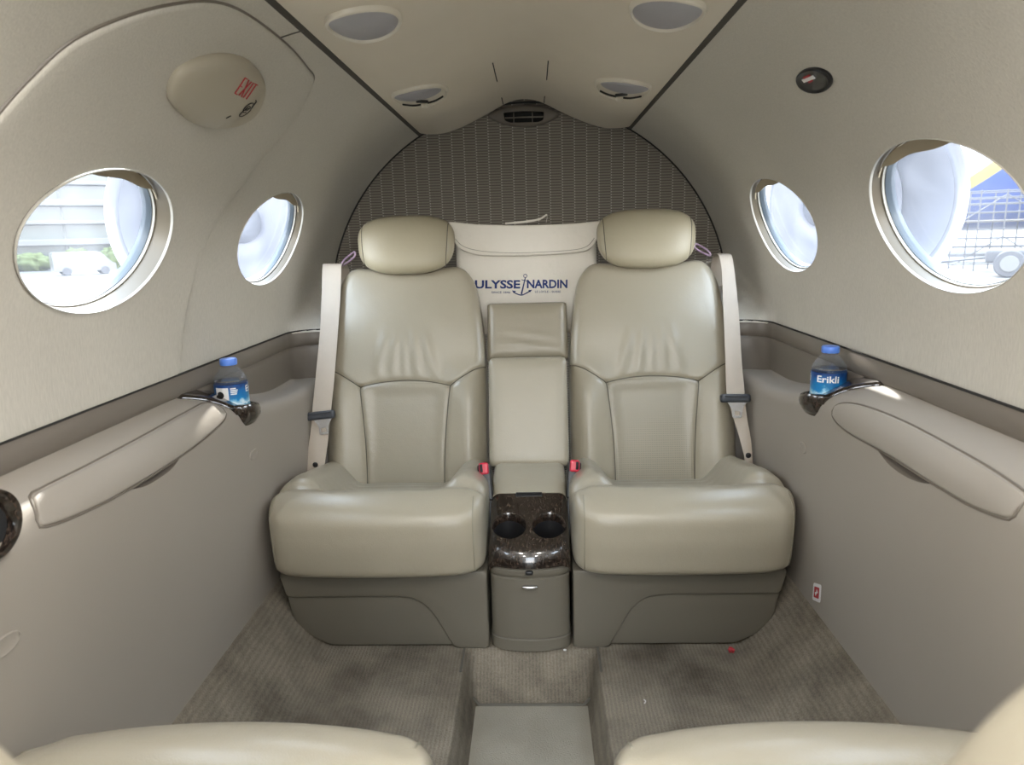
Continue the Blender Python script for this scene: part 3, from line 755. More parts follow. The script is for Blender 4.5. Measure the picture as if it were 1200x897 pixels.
    for X in (-0.87, 0.87):
        a = np.linspace(0, 2*PI, 60, endpoint=False); k = 1-abs(X)**n; c_, s_ = np.cos(a), np.sin(a); r_ = (k/(np.abs(c_)**n+np.abs(s_)**n))**(1/n)
        P = np.column_stack([np.full(60, X*hh[0]), r_*c_*hh[1], r_*s_*hh[2]])
        mk('seam_piping', *tube(W(hs(P)+hc), 0.0013, 6, closed=True), MT['seam'], he)
    for s in (-0.04, 0.04):
        mk('headrest_post', *tube(W([(xc+s, 2.02, 0.82), (xc+s, 2.015, 0.90)]), 0.006, 10), MT['chrome'], t)
    return t
build_seat(-1, 'left rear beige leather seat with perforated back, facing the camera', 'rear cabin seats')
build_seat(1, 'right rear beige leather seat with perforated back, facing the camera', 'rear cabin seats')
FS = lambda P: np.column_stack([P[:, 0], 2.128-P[:, 1]+0.019*smooth(0.45, 0.8, P[:, 2]), P[:, 2]])
build_seat(-1, 'beige leather seat at the bottom left edge, its back to the camera', 'seats facing aft', xf=FS, front=True)
build_seat(1, 'beige leather seat at the bottom right edge, its back to the camera', 'seats facing aft', xf=FS, front=True)

# ------------------------------------------------------------------ centre armrest and console
ar = thing('folding_armrest_pad', (0, 1.8, 0.33), 'folded beige leather centre armrest between the two rear seats', 'armrest')
def lean(o, eu, vdir, wdir): return plane_map(o, eu, vdir, wdir)
vd = np.array([0, 0.36, 0.933]); wd = np.array([0, -0.933, 0.36])
ol = round_poly([(-0.108, 0), (0.108, 0), (0.108, 0.300), (-0.108, 0.300)], 0.014, 6)
pad('armrest_pad', ol, 0.016, 0.05, plane_map((0, 1.745, 0.352), (1, 0, 0), vd, wd), MT['leather'], ar, step=0.016, crown=lambda u, v: 0.004*(1-(u/0.108)**2))
ol = round_poly([(-0.117, 0), (0.117, 0), (0.115, 0.170), (-0.115, 0.170)], [0.005, 0.005, 0.008, 0.008], 5)
def crk(u, v): return 0.004*(1-(u/0.118)**2)+0.0018*np.sin(v*190+u*30)*np.exp(-((v-0.05)/0.03)**2)*np.exp(-(u/0.07)**2)
pad('upper_pad', ol, 0.026, 0.05, plane_map((0, 1.905, 0.614), (1, 0, 0), (0, 0.33, 0.944), (0, -0.944, 0.33)), MT['leather_worn'], ar, step=0.010, crown=crk)

cs = thing('center_console', (0, 1.55, 0), 'narrow console with dark burl cup-holder top between the rear seats', 'console')
def plan(hw, y0, bulge, y1, r=0.022):
    q = [(-hw, y1), (-hw, y0+bulge), (-hw*0.55, y0+bulge*0.28), (0, y0), (hw*0.55, y0+bulge*0.28), (hw, y0+bulge), (hw, y1)]
    return round_poly(q, [0.005, r, r, r, r, r, 0.005], 6)
def prism(pl, levels):
    """levels: (z, inset)"""
    m = len(pl); c = pl.mean(0); V = []
    for z, i in levels:
        q = offset_line(pl, -i if area(pl) < 0 else i, True); V += [(a, b, z) for a, b in q]
    return np.array(V), grid_faces(len(levels), m, False, True)+[tuple(range(m)), tuple((len(levels)-1)*m+i for i in range(m))]
pl = resample(plan(0.094, 1.432, 0.022, 1.80), 0.008, True)
mk('console_body', *prism(pl, [(0.0, 0.004), (0.003, 0.0), (0.030, 0.0), (0.0315, 0.002), (0.033, 0.0035), (0.19, 0.0035), (0.193, 0.001), (0.196, 0.0), (0.206, 0.0), (0.2075, 0.0015), (0.209, 0.0), (0.214, 0.0)]), MT['base'], cs)
# drawer front
fr = resample(plan(0.0925, 1.430, 0.0215, 1.50), 0.008, True)
mk('drawer', *prism(fr, [(0.036, 0.003), (0.038, 0.0), (0.186, 0.0), (0.188, 0.003)]), MT['base'], cs)
dr = [o for o in C.objects if o.name.startswith('drawer')][-1]
p = at(618, 688, Y=1.430); V, Fc = squad(12, (0.019, 0.006, 0.0045), 3.0); mk('handle', V+np.array([0, 1.428, 0.170]), Fc, MT['chrome'], dr)
V, Fc = squad(12, (0.009, 0.005, 0.005), 3.0); mk('latch', V+np.array([-0.001, 1.431, 0.204]), Fc, MT['black'], cs)
# top surface profile along y
TP = spline([(1.428, 0.214), (1.432, 0.236), (1.446, 0.256), (1.480, 0.277), (1.54, 0.305), (1.60, 0.330), (1.68, 0.352), (1.80, 0.362)], 8)
def top_z(y): return np.interp(y, TP[:, 0], TP[:, 1])
HC = [(-0.047, 1.503), (0.047, 1.503)]
def top_patch(name, y1, y0f, mat, holes, dx, hw=0.0945):
    # arc-length parameter along the profile
    sl_ = np.r_[0, np.cumsum(np.hypot(*np.diff(TP, axis=0).T))]
    yo = lambda s: np.interp(s, sl_, TP[:, 0]); zo = lambda s: np.interp(s, sl_, TP[:, 1])
    sof = lambda y: np.interp(y, TP[:, 0], sl_)
    s0, s1 = sof(y0f), sof(y1)
    out = round_poly([(-hw, s0), (hw, s0), (hw, s1), (-hw, s1)], 0.002, 3); out = resample(out, 0.006, True)
    hl = [ellipse((cx, sof(cy)), 0.0405, 0.0405, 40) for cx, cy in holes]
    uv, T, out = patch(out, 0.009, holes=hl, rings=[0.002, 0.006, 0.011, 0.017])
    def mapp(P):
        d = np.minimum(hw-np.abs(P[:, 0]), 0.022); drop = 0.022*(1-np.sqrt(np.clip(1-(1-d/0.022)**2, 0, 1)))
        y = yo(P[:, 1]); bul = 0.022*(P[:, 0]/0.0945)**2*np.exp(-(y-1.43)/0.05)
        return np.column_stack([P[:, 0], y+bul, zo(P[:, 1])-drop])
    mb = MB(); V, T = compact(mapp(uv), T); mb.add(V, T)
    rim = mapp(out); m = len(out); mb.add(np.vstack([rim, rim-np.array([0, 0, dx])]), grid_faces(2, m, False, True))
    o = mb.build(name, mat, cs, angle=60); weld(o, angle=60)
    return o, [mapp(h) for h in hl]
bt, rims = top_patch('burl_top', 1.600, 1.4285, MT['burl'], HC, 0.004)
for rm in rims:
    c = rm.mean(0); lv = []; m = len(rm)
    for k, (sc, dz) in enumerate(((1.0, 0.0), (0.975, -0.002), (0.955, -0.008), (0.95, -0.02))): q = c+(rm-c)*sc; q[:, 2] += dz; lv.append(q)
    mk('cup_rim', np.vstack(lv), grid_faces(len(lv), m, False, True), MT['burl'], bt)
    q0 = lv[-1]; q1 = c+(q0-c)*0.93; q1[:, 2] = 0.215; 
    mk('cup_well', np.vstack([q0, q1]), grid_faces(2, m, False, True)+[tuple(range(m, 2*m))], MT['black'], bt)
top_patch('leather_top', 1.79, 1.603, MT['leather'], [], 0.06)
# finger notch at the rear edge of the burl
mk('finger_notch', *rbox((0, 1.597, top_z(1.597)-0.0015), (0.066, 0.016, 0.006), 0.0025, 8, rotx(0.39)), MT['black'], cs)

# ------------------------------------------------------------------ belts
def by(z, extra): 
    """front of the backrest bolster at height z"""
    v = (z-0.265)/0.611*0.64; return float(back_yz(np.array([v]), np.array([0.0]))[0][0])-extra
def belt_pt(px, py, ex):
    Y = 1.9
    for _ in range(6): p = at(px, py, Y=Y); Y = by(p[2], ex)
    return at(px, py, Y=Y)
EX = [0.028, 0.034, 0.040, 0.044, 0.046, 0.046, 0.046, 0.046]
BELT = {1: [((843,301),(858,301)), ((846,320),(861,320)), ((848,370),(866,370)), ((850,420),(869,420)), ((851,453),(872,453)), ((853,470),(873,470)), ((860,492),(876,492)), ((867,515),(880,515)), ((873,540),(882,540)), ((875,558),(882,558))],
       -1: [((378,313),(400,313)), ((377,345),(399,345)), ((375,387),(396,387)), ((370,440),(392,440)), ((366,482),(388,480)), ((365,497),(386,500)), ((362,520),(384,520)), ((359,541),(381,541)), ((358,563),(380,563))]}
for sx, nm in ((-1, 'left'), (1, 'right')):
    prs = BELT[sx]; A = []; B = []
    for i, (a, b) in enumerate(prs):
        ex = 0.014+0.030*min(1, i/3.0)
        A.append(belt_pt(*a, ex)); B.append(belt_pt(*b, ex))
    A, B = np.array(A), np.array(B)
    # over the shoulder and down behind the seat
    a0, b0 = A[0], B[0]
    pre = [(0, 0.10, -0.09), (0, 0.085, -0.02), (0, 0.06, 0.005), (0, 0.025, 0.007)]
    A = np.vstack([[a0+np.array(d) for d in pre], A]); B = np.vstack([[b0+np.array(d) for d in pre], B])
    A, B = spline(A, 6), spline(B, 6); n = len(A)
    cols = [A+(B-A)*k for k in np.linspace(0, 1, 7)]
    for j, k in enumerate(np.linspace(0, 1, 7)): cols[j] = cols[j]+np.array([0, -0.002*math.sin(PI*k), 0])
    V1 = np.stack(cols, 1).reshape(-1, 3); V2 = V1+np.array([0, 0.0016, 0.0004])
    Fc = grid_faces(n, 7); m = n*7; mb = MB(); mb.add(V1, Fc); mb.add(V2, Fc)
    mb.add(np.vstack([A, A+np.array([0, 0.0016, 0.0004])]), grid_faces(2, n)); mb.add(np.vstack([B, B+np.array([0, 0.0016, 0.0004])]), grid_faces(2, n))
    t = thing('seat_belt', tuple((A[-1]+B[-1])/2), 'beige shoulder belt with metal tongue hanging over the %s rear seat' % nm, 'seat belt', 'shoulder belts on the rear seats')
    mb.build('webbing', MT['belt'], t)
    # black tongue cover and metal tongue
    c = belt_pt(*((376, 487) if sx < 0 else (861.5, 467)), 0.050); tilt = -0.10 if sx < 0 else 0.02
    rt = roty(tilt) @ rotx(-0.25)
    hb = mk('tongue_cover', *rbox(c, (0.080, 0.020, 0.023), 0.007, 12, rt), MT['dkgrey'], t)
    mk('cover_ridge', *rbox(c+rt @ np.array([0, -0.009, 0.006]), (0.062, 0.008, 0.006), 0.0028, 8, rt), MT['dkgrey'], hb)
    ol = round_poly([(-0.026, 0), (0.026, 0), (0.014, -0.016), (0.013, -0.042), (-0.013, -0.042), (-0.014, -0.016)], [0.002, 0.002, 0.008, 0.004, 0.004, 0.008], 4)
    hl = round_poly([(-0.007, -0.036), (0.007, -0.036), (0.007, -0.024), (-0.007, -0.024)], 0.002, 3)
    sh_ = np.array([sx*-0.0 + (0.006 if sx < 0 else 0.004), -0.004, -0.010])
    pm = lambda u, v, w: c+sh_+(rt @ np.column_stack([u, -np.broadcast_to(w, np.shape(u)), v]).T).T
    uv, T, o2 = patch(resample(ol, 0.004, True), 0.008, holes=[hl]); V, T = compact(pm(uv[:, 0], uv[:, 1], 0.0012), T)
    mb = MB(); mb.add(V, T); V2, T2 = compact(pm(uv[:, 0], uv[:, 1], -0.0012), patch(resample(ol, 0.004, True), 0.008, holes=[hl])[1]); mb.add(V2, T2)
    for lp in (o2, hl): m = len(lp); mb.add(np.vstack([pm(lp[:, 0], lp[:, 1], 0.0012), pm(lp[:, 0], lp[:, 1], -0.0012)]), grid_faces(2, m, False, True))
    mb.build('metal_tongue', MT['chrome'], t, angle=30)
    p = belt_pt(*((369.5, 545) if sx < 0 else (877, 534)), 0.046)
    V, Fc = squad(8, (0.0075, 0.004, 0.0075), 2.2); mk('stop_button', V+p, Fc, MT['black'], t)
    # lilac guide loop at the seat shoulder
    g = at(*((406, 308) if sx < 0 else (826, 297)), Y=2.005); e = at(*((414, 302) if sx < 0 else (818, 293)), Y=2.0)
    dirv = (e-g)/np.linalg.norm(e-g); q = np.array([g-dirv*0.016, g+dirv*0.030, g+dirv*0.030+np.array([0, 0.004, 0.014]), g-dirv*0.012+np.array([0, 0.004, 0.012])])
    mk('belt_guide', *tube(spline(q, 5, True), 0.003, 8, closed=True), MT['lilac'], t)
# red buckles
for sx, px, py, nm in ((-1, 567.5, 549, 'left'), (1, 673, 546, 'right')):
    p = at(px, py, Y=1.640); rt = roty(sx*0.10) @ rotx(-0.35)
    t = thing('belt_buckle', tuple(p+np.array([0, 0, -0.09])), 'black belt buckle with red button tucked beside the %s rear cushion' % nm, 'belt buckle', 'belt buckles between the rear seats')
    sp = lambda v: p+rt @ np.array(v)
    bd = mk('buckle_housing', *rbox(sp((0, 0, -0.036)), (0.034, 0.024, 0.092), 0.006, 10, rt), MT['black'], t)
    mk('release_button', *rbox(sp((sx*-0.0, -0.010, -0.001)), (0.024, 0.014, 0.030), 0.005, 10, rt), MT['red'], t)
    mk('buckle_slot', *rbox(sp((sx*0.006, -0.0165, 0.000)), (0.007, 0.004, 0.020), 0.0015, 8, rt), MT['blackrough'], t)
    mk('stalk', *rbox(sp((0, 0.004, -0.125)), (0.026, 0.012, 0.10), 0.004, 8, rt), MT['black'], t)

# ------------------------------------------------------------------ canvas bag with printed name
bg = thing('canvas_bag', (0, 2.06, 0.74), 'cream canvas bag with navy lettering standing behind the centre armrest', 'bag')
def bagmap(Y0, amp):
    def f(u, v, w):
        u = np.asarray(u, float); v = np.asarray(v, float)
        return np.column_stack([u, Y0+0.10*(v-0.75)*0.2-np.broadcast_to(w, u.shape)-amp*(np.sin(u*21+1)*0.4+np.sin(u*37+v*30)*0.25+np.cos(v*40+u*9)*0.3), v])
    return f
ol = round_poly([(-0.215, 0.66), (0.215, 0.66), (0.212, 0.985), (-0.212, 0.985)], 0.02, 5)
bb = pad('bag_body', ol, 0.018, 0.05, bagmap(2.085, 0.004), MT['canvas'], bg, step=0.016)
f0 = lambda px, py: at(px, py, Y=2.055)[[0, 2]]
fo = np.array([f0(*q) for q in [(522,261),(560,263),(615,264),(670,262),(704,259),(706,263),(700,282),(690,293),(670,297),(615,300),(570,300),(550,297),(537,291),(530,280)]])
fp = pad('bag_flap', spline(fo, 4, True), 0.004, 0.006, bagmap(2.062, 0.006), MT['canvas'], bg, step=0.012, nring=3)
st = np.array([f0(*q) for q in [(533,280),(541,288),(555,293),(580,296),(615,296.5),(668,293.5),(688,289),(697,279)]]); st = resample(spline(st, 6), 0.008)
mk('stitch_line', *tube(bagmap(2.062, 0.006)(st[:, 0], st[:, 1], 0.0008), 0.0009, 5), MT['stitch'], fp)
hd = np.array([at(592, 262, Y=2.07), at(615, 260, Y=2.07), at(632, 257, Y=2.07), at(641, 252, Y=2.07), at(640, 261, Y=2.07)])
hd = spline(hd, 5); mk('carry_handle', np.vstack([hd+np.array([0, 0, -0.003]), hd+np.array([0, 0, 0.003]), hd+np.array([0, 0.004, 0.003]), hd+np.array([0, 0.004, -0.003])]), grid_faces(4, len(hd), True, False), MT['canvas'], bg)
bm0 = bagmap(2.085, 0.004)
def print_map(px0, py0, px1, py1, lift=0.0012):
    a = at(px0, py1, Y=2.082); b = at(px1, py1, Y=2.082); c = at(px0, py0, Y=2.082)
    def f(u, v, w): U = a[0]+(b[0]-a[0])*u+(c[0]-a[0])*v; Z = a[2]+(b[2]-a[2])*u+(c[2]-a[2])*v; return bm0(U, Z, lift+np.zeros(len(U)))
    return f
text_part('ULYSSE', print_map(556.5, 328.5, 609.5, 338.5), MT['navy'], 'lettering', bb, bold=0.03)
text_part('NARDIN', print_map(617.5, 328.0, 665, 338.0), MT['navy'], 'lettering', bb, bold=0.03)
text_part('SINCE 1846', print_map(576, 341.6, 598, 344.0), MT['navy'], 'lettering', bb, bold=0.012, space=1.1)
text_part('LE LOCLE - SUISSE', print_map(627, 340.8, 657, 343.2), MT['navy'], 'lettering', bb, bold=0.012, space=1.1)
def bp(px, py): p = at(px, py, Y=2.082); return bm0(np.array([p[0]]), np.array([p[2]]), np.array([0.0012]))[0]
an = MB()
an.add(*tube([bp(615.5, 326), bp(611, 345)], [0.0014, 0.0022], 6))
an.add(*tube([bp(615.6+2.0*math.cos(a), 323.6+2.0*math.sin(a)) for a in np.linspace(0, 2*PI, 16, endpoint=False)], 0.0009, 6, closed=True))
an.add(*tube([bp(611, 328), bp(619.5, 330)], 0.0010, 6))
an.add(*tube(spline([bp(601, 341.5), bp(605, 344.3), bp(611, 346), bp(617, 343.6), bp(622, 340.5)], 5), 0.0016, 6))
for q in ([(600,340.5),(605,341.5),(602,344)], [(623.5,339.8),(619,340.2),(621,343)]): an.add([bp(*k) for k in q], [(0, 1, 2)])
an.build('anchor_print', MT['navy'], bb)

# ------------------------------------------------------------------ cup trays and bottles
def label_mat():
    m, nt, b = new_mat('blue bottle label')
    tc = N(nt, 'ShaderNodeTexCoord'); s = N(nt, 'ShaderNodeSeparateXYZ'); L(nt, tc.outputs['Object'], s.inputs[0])
    nz = N(nt, 'ShaderNodeTexNoise'); nz.inputs['Scale'].default_value = 55; nz.inputs['Detail'].default_value = 4; L(nt, tc.outputs['Object'], nz.inputs['Vector'])
    h = math_node(nt, 'ADD', s.outputs['Z'], math_node(nt, 'MULTIPLY', math_node(nt, 'SUBTRACT', nz.outputs['Fac'], 0.5), 0.045))
    mr = N(nt, 'ShaderNodeMapRange'); mr.inputs['From Min'].default_value = 0.045; mr.inputs['From Max'].default_value = 0.105; L(nt, h, mr.inputs['Value'])
    rp = N(nt, 'ShaderNodeValToRGB'); e = rp.color_ramp.elements
    e[0].position = 0.0; e[0].color = (0.02, 0.20, 0.42, 1); e[1].position = 1.0; e[1].color = (0.012, 0.05, 0.20, 1)
    for p, c in ((0.18, (0.05, 0.33, 0.55, 1)), (0.26, (0.75, 0.85, 0.92, 1)), (0.36, (0.25, 0.55, 0.75, 1)), (0.46, (0.01, 0.20, 0.47, 1)), (0.8, (0.008, 0.12, 0.36, 1))):
        q = e.new(p); q.color = c
    L(nt, mr.outputs[0], rp.inputs[0]); L(nt, rp.outputs[0], b.inputs['Base Color']); b.inputs['Roughness'].default_value = 0.3
    return m
MT['label'] = label_mat()
MT['pet'] = glass_mat('clear plastic bottle', (0.93, 0.95, 0.97, 1), 0.20)
m, nt, b = new_mat('still water'); b.inputs['Base Color'].default_value = (0.95, 0.98, 1, 1); b.inputs['Transmission Weight'].default_value = 1; b.inputs['Roughness'].default_value = 0.0; b.inputs['IOR'].default_value = 1.33; MT['water'] = m
def ledge_z(Y, x):
    Y, x = np.broadcast_arrays(np.asarray(Y, float), np.asarray(x, float)); out = np.zeros(Y.shape)
    for i in np.ndindex(Y.shape):
        xs_, zs_ = prof(Y[i], PT[:int(NPp*0.62)]); out[i] = np.interp(-x[i], -xs_, zs_)
    return out
def cup_tray(sx, Y, label, ex=0.0):
    z = 0.611; xc = 0.637-ex
    t = thing('cup_tray', (sx*xc, Y, z-0.03), label, 'cup holder', 'ledge cup holders')
    def sm(P): P = np.asarray(P, float).copy(); P[:, 0] *= sx; return P
    # cup wall with rolled rim, lower towards the aft side
    n = 48; V = []; prf = [(0.0, -0.046), (0.030, -0.046), (0.043, -0.040), (0.051, -0.028), (0.055, -0.012), (0.056, 0.001), (0.053, 0.008), (0.048, 0.008), (0.044, 0.0), (0.042, -0.012), (0.040, -0.040), (0.0, -0.042)]
    for r, dz in prf:
        for k in range(n):
            a = 2*PI*k/n; dip = 0.012*smooth(0.2, 1.0, np.array(math.cos(a-2.3)))*(1 if dz > -0.02 else 0)
            V.append((xc+r*math.cos(a), Y+r*math.sin(a), z+dz-float(dip)))
    mk('cup', sm(V), grid_faces(len(prf), n, False, True), MT['burl'], t)
    # tail plate running forward on the ledge
    ol = spline([(0.0, 0.050), (-0.034, 0.032), (-0.047, -0.002), (-0.038, -0.036), (-0.022, -0.062), (0.004, -0.085), (0.022, -0.115), (0.036, -0.145), (0.046, -0.150), (0.050, -0.11), (0.050, -0.05), (0.048, 0.0), (0.036, 0.038)], 6, True)
    hole = ellipse((0, 0), 0.041, 0.041, 40)
    def tm(u, v, w):
        u = np.asarray(u, float); v = np.asarray(v, float); yv = Y+v
        zz = np.maximum(ledge_z(yv, np.maximum(xc+u, 0.615)), z-0.012)+0.008
        return sm(np.column_stack([xc+u, yv, zz+np.broadcast_to(w, u.shape)]))
    uv, w_, V, T, (SV, SF), _ = pillow(ol, 0.007, 0.014, tm, step=0.010, holes=[hole], nring=4)
    mk('tray_lip', np.vstack([V, SV]), [tuple(q) for q in T]+[tuple(i+len(V) for i in f) for f in SF[:-1]], MT['burl'], t, angle=60)
    return t
TY = 1.425
cup_tray(-1, TY, 'dark burl cup holder holding a bottle on the left ledge')
cup_tray(1, TY, 'dark burl cup holder holding a bottle on the right ledge')
# forward cup holder at the left edge of the photo
fc = yz(-36, 624, -1); fx = -float(prof_x(np.array([fc[0]]), np.array([fc[1]]))[0])
t = thing('cup_tray', (-0.60, fc[0]-0.01, fc[1]), 'dark burl cup holder ring at the left edge of the photo', 'cup holder', 'ledge cup holders')
n = 48; V = []
ct = np.array([fx+0.012, fc[0], fc[1]])
for r, d in ((0.058, -0.03), (0.060, 0.0), (0.060, 0.012), (0.055, 0.018), (0.047, 0.017), (0.042, 0.010), (0.040, 0.002)):
    for k in range(n):
        a = 2*PI*k/n; V.append(ct+np.array([0, 0.8*r*math.cos(a), r*0.74*math.sin(a)])+np.array([d*0.85, 0, d*0.4]))
mk('cup_ring', V, grid_faces(7, n, False, True), MT['burl'], t)
q = [ct+np.array([0.004, 0.033*math.cos(a), 0.0305*math.sin(a)]) for a in np.linspace(0, 2*PI, 40, endpoint=False)]
mk('cup_well', q+[ct+np.array([0.0035, 0, 0])], [(i, (i+1) % 40, 40) for i in range(40)], MT['blackrough'], t)  # flat black disc; its colour stands in for the dark of a recess

def bottle(sx, label, ang):
    c = np.array([sx*0.637, TY, 0.556]); t = thing('water_bottle', tuple(c), label, 'bottle', 'water bottles')
    pr = [(0.0, 0.0175), (0.024, 0.0175), (0.031, 0.021), (0.034, 0.028), (0.034, 0.104), (0.0345, 0.109), (0.033, 0.116), (0.028, 0.125), (0.020, 0.135), (0.0155, 0.139), (0.0145, 0.141), (0.0165, 0.1425), (0.0165, 0.1445), (0.0145, 0.1455), (0.0145, 0.153)]
    bo = mk('bottle_body', *lathe(pr, c, 48), MT['pet'], t)
    wp = [(0.0, 0.019), (0.030, 0.021), (0.0330, 0.028), (0.0330, 0.104), (0.0335, 0.109), (0.0328, 0.111), (0.0, 0.1112)]
    mk('water', *lathe(wp, c, 40), MT['water'], t)
    ca = [(0.0170, 0.1445), (0.0176, 0.146), (0.0176, 0.156), (0.0162, 0.158), (0.0, 0.1585)]
    mk('cap', *lathe(ca, c, 40), MT['cap'], t)
    la = mk('label', *lathe([(0.0343, 0.040), (0.0348, 0.0405), (0.0348, 0.105), (0.0343, 0.1055)], c, 56), MT['label'], t)
    def cyl(a0, a1, z0, z1, r=0.0352):
        return lambda u, v, w: np.column_stack([c[0]+r*np.cos(a0+(a1-a0)*u), c[1]+r*np.sin(a0+(a1-a0)*u), c[2]+z0+(z1-z0)*v])
    text_part('Erikli', cyl(ang-0.62, ang+0.62, 0.086, 0.100), MT['white'], 'lettering', la, bold=0.02)
    # white information panel with dark round emblem and bars
    bx = ang-2.15
    u = np.linspace(0, 1, 10); Vp = np.vstack([cyl(bx-0.42, bx+0.42, 0.052, 0.100, 0.0354)(u, np.full(10, k), 0) for k in (0, 1)])
    ip = mk('information_panel', Vp, grid_faces(2, 10), MT['white'], la)
    e = ellipse((0.42, 0.68), 0.26, 0.16, 24); mk('emblem', cyl(bx-0.42, bx+0.42, 0.052, 0.100, 0.0362)(e[:, 0], e[:, 1], 0), [tuple(range(24))], MT['blkprint'], ip, smooth=False)
    mb = MB()
    for k in range(9):
        x0 = 0.2+0.065*k; wd_ = 0.018+0.018*(k % 3)/2
        mb.add(cyl(bx-0.42, bx+0.42, 0.052, 0.100, 0.0362)(np.array([x0, x0+wd_, x0+wd_, x0]), np.array([0.06, 0.06, 0.38, 0.38]), 0), [(0, 1, 2, 3)])
    mb.build('bar_marks', MT['blkprint'], ip, smooth=False)
    mb = MB()
    for k, (w0, z) in enumerate(((0.55, 0.099), (0.72, 0.095), (0.66, 0.091), (0.6, 0.087))):
        f = cyl(ang-1.62, ang-1.02, 0, 1, 0.0352)
        uu = np.linspace(0, w0, 8); mb.add(np.vstack([f(uu, np.full(8, z-0.0025), 0), f(uu, np.full(8, z), 0)]), grid_faces(2, 8))
    mb.build('small_print', MT['white'], la, smooth=False)
    return t
bottle(-1, 'small water bottle with blue cap in the left ledge cup holder', 0.40)
bottle(1, 'small water bottle with blue cap in the right ledge cup holder', -2.0)

# ------------------------------------------------------------------ ceiling and wall fittings
def on_head(x, y, d=0.0): 
    x = np.asarray(x, float); return np.column_stack([x, np.broadcast_to(y, x.shape), head_z(x)-d])
def light(x, y, a, b, label, nozzle, tilt):
    shear = -0.32*np.sign(x); tilt = 0.0
    t = thing('ceiling_light', (x, y, float(head_z(x))-0.02), label, 'ceiling light', 'ceiling lights' if 'outside' not in label else 'added fill lights farther forward')
    n = 48
    def ring(s, d, oy=0, sy=1): e = ellipse((x, y+oy), a*s, b*s*sy, n, tilt); e[:, 1] += shear*(e[:, 0]-x); return on_head(e[:, 0], e[:, 1], d)
    rs = [ring(1.0, -0.002), ring(1.0, 0.004), ring(0.98, 0.007), ring(0.93, 0.008), ring(0.90, 0.006), ring(0.89, 0.003)]
    mk('bezel', np.vstack(rs), grid_faces(len(rs), n, False, True), MT['cream'], t)
    if not nozzle:
        rs = [ring(0.90, 0.0035), ring(0.6, 0.0075), ring(0.3, 0.0095), ring(0.01, 0.010)]
        mk('lens', np.vstack(rs), grid_faces(4, n, False, True), MT['lens'], t)
    else:
        rs = [ring(0.90, 0.004), ring(0.4, 0.005), ring(0.01, 0.005)]; mk('face_plate', np.vstack(rs), grid_faces(3, n, False, True), MT['cream'], t)
        rs = [ring(0.84, 0.0045, -b*0.34, 0.52), ring(0.82, 0.008, -b*0.34, 0.50), ring(0.4, 0.011, -b*0.34, 0.50), ring(0.01, 0.012, -b*0.34, 0.5)]
        mk('lens', np.vstack(rs), grid_faces(4, n, False, True), MT['lens'], t)
        p = on_head(np.array([x]), y+b*0.20, 0.009)[0]; mk('switch_slot', *rbox(p, (0.030, 0.012, 0.006), 0.0028, 8, rotz(math.atan(shear))), MT['black'], t)
        for s in (-1, 1):
            q = np.array([(x+s*0.008, y+b*0.52, 0), (x+s*0.028, y+b*0.50, 0), (x+s*0.048, y+b*0.36, 0)]); q = spline(q, 5); q[:, 1] += shear*(q[:, 0]-x)
            for j, off in enumerate((0.0, 0.020)):
                g = on_head(q[:, 0], q[:, 1]+off, 0.008); mk('vent_blade', *tube(g, 0.0022, 6), MT['gap' if j == 0 else 'cream'], t)
        V, Fc = squad(10, (0.009, 0.016, 0.007), 2.4); mk('aiming_knob', V+on_head(np.array([x]), y+b*0.56, 0.010)[0], Fc, MT['cream'], t)
light(-0.240, 1.180, 0.056, 0.080, 'large oval ceiling light nearest the camera on the left', False, 0.25)
light(0.240, 1.182, 0.056, 0.080, 'large oval ceiling light nearest the camera on the right', False, -0.25)
light(-0.242, 1.745, 0.064, 0.104, 'small ceiling light with air nozzle above the left rear seat', True, 0.30)
light(0.242, 1.745, 0.064, 0.104, 'small ceiling light with air nozzle above the right rear seat', True, -0.30)

# central air outlet on the bulkhead
av = thing('air_vent', (0, 2.33, 1.30), 'oval taupe air outlet with black slots at the top of the bulkhead', 'air vent')
ol = spline([(-0.116, 1.341), (-0.07, 1.362), (0, 1.370), (0.07, 1.362), (0.114, 1.339), (0.085, 1.318), (0.04, 1.306), (0, 1.304), (-0.04, 1.307), (-0.085, 1.320)], 6, True)
sl_ = round_poly([(-0.062, 1.322), (-0.045, 1.315), (0.045, 1.314), (0.062, 1.320), (0.064, 1.345), (0.0, 1.349), (-0.066, 1.346)], 0.006, 5)
vm = lambda u, v, w: np.column_stack([u, 2.325-np.broadcast_to(w, np.shape(u))-0.0*np.asarray(u), v])
uv, w_, V, T, (SV, SF), _ = pillow(ol, 0.008, 0.012, vm, step=0.010, holes=[sl_], nring=4, crown=lambda u, v: 0.006*np.clip(1-(u/0.12)**2, 0, 1))
mk('vent_housing', np.vstack([V, SV]), [tuple(q) for q in T]+[tuple(i+len(V) for i in f) for f in SF[:-1]], MT['trim'], av)
m = len(sl_); fr = np.column_stack([sl_[:, 0], np.full(m, 2.320), sl_[:, 1]]); bkk = np.column_stack([sl_[:, 0], np.full(m, 2.347), sl_[:, 1]])
mk('vent_duct', np.vstack([fr, bkk]), grid_faces(2, m, False, True)+[tuple(range(m, 2*m))], MT['gap'], av, smooth=False)
mk('vent_slat', *rbox((0, 2.328, 1.331), (0.124, 0.008, 0.004), 0.0015, 6), MT['trim'], av)
for x in (-0.033, 0.027): mk('vent_slat', *rbox((x, 2.326, 1.331), (0.003, 0.006, 0.032), 0.001, 6), MT['trim'], av)

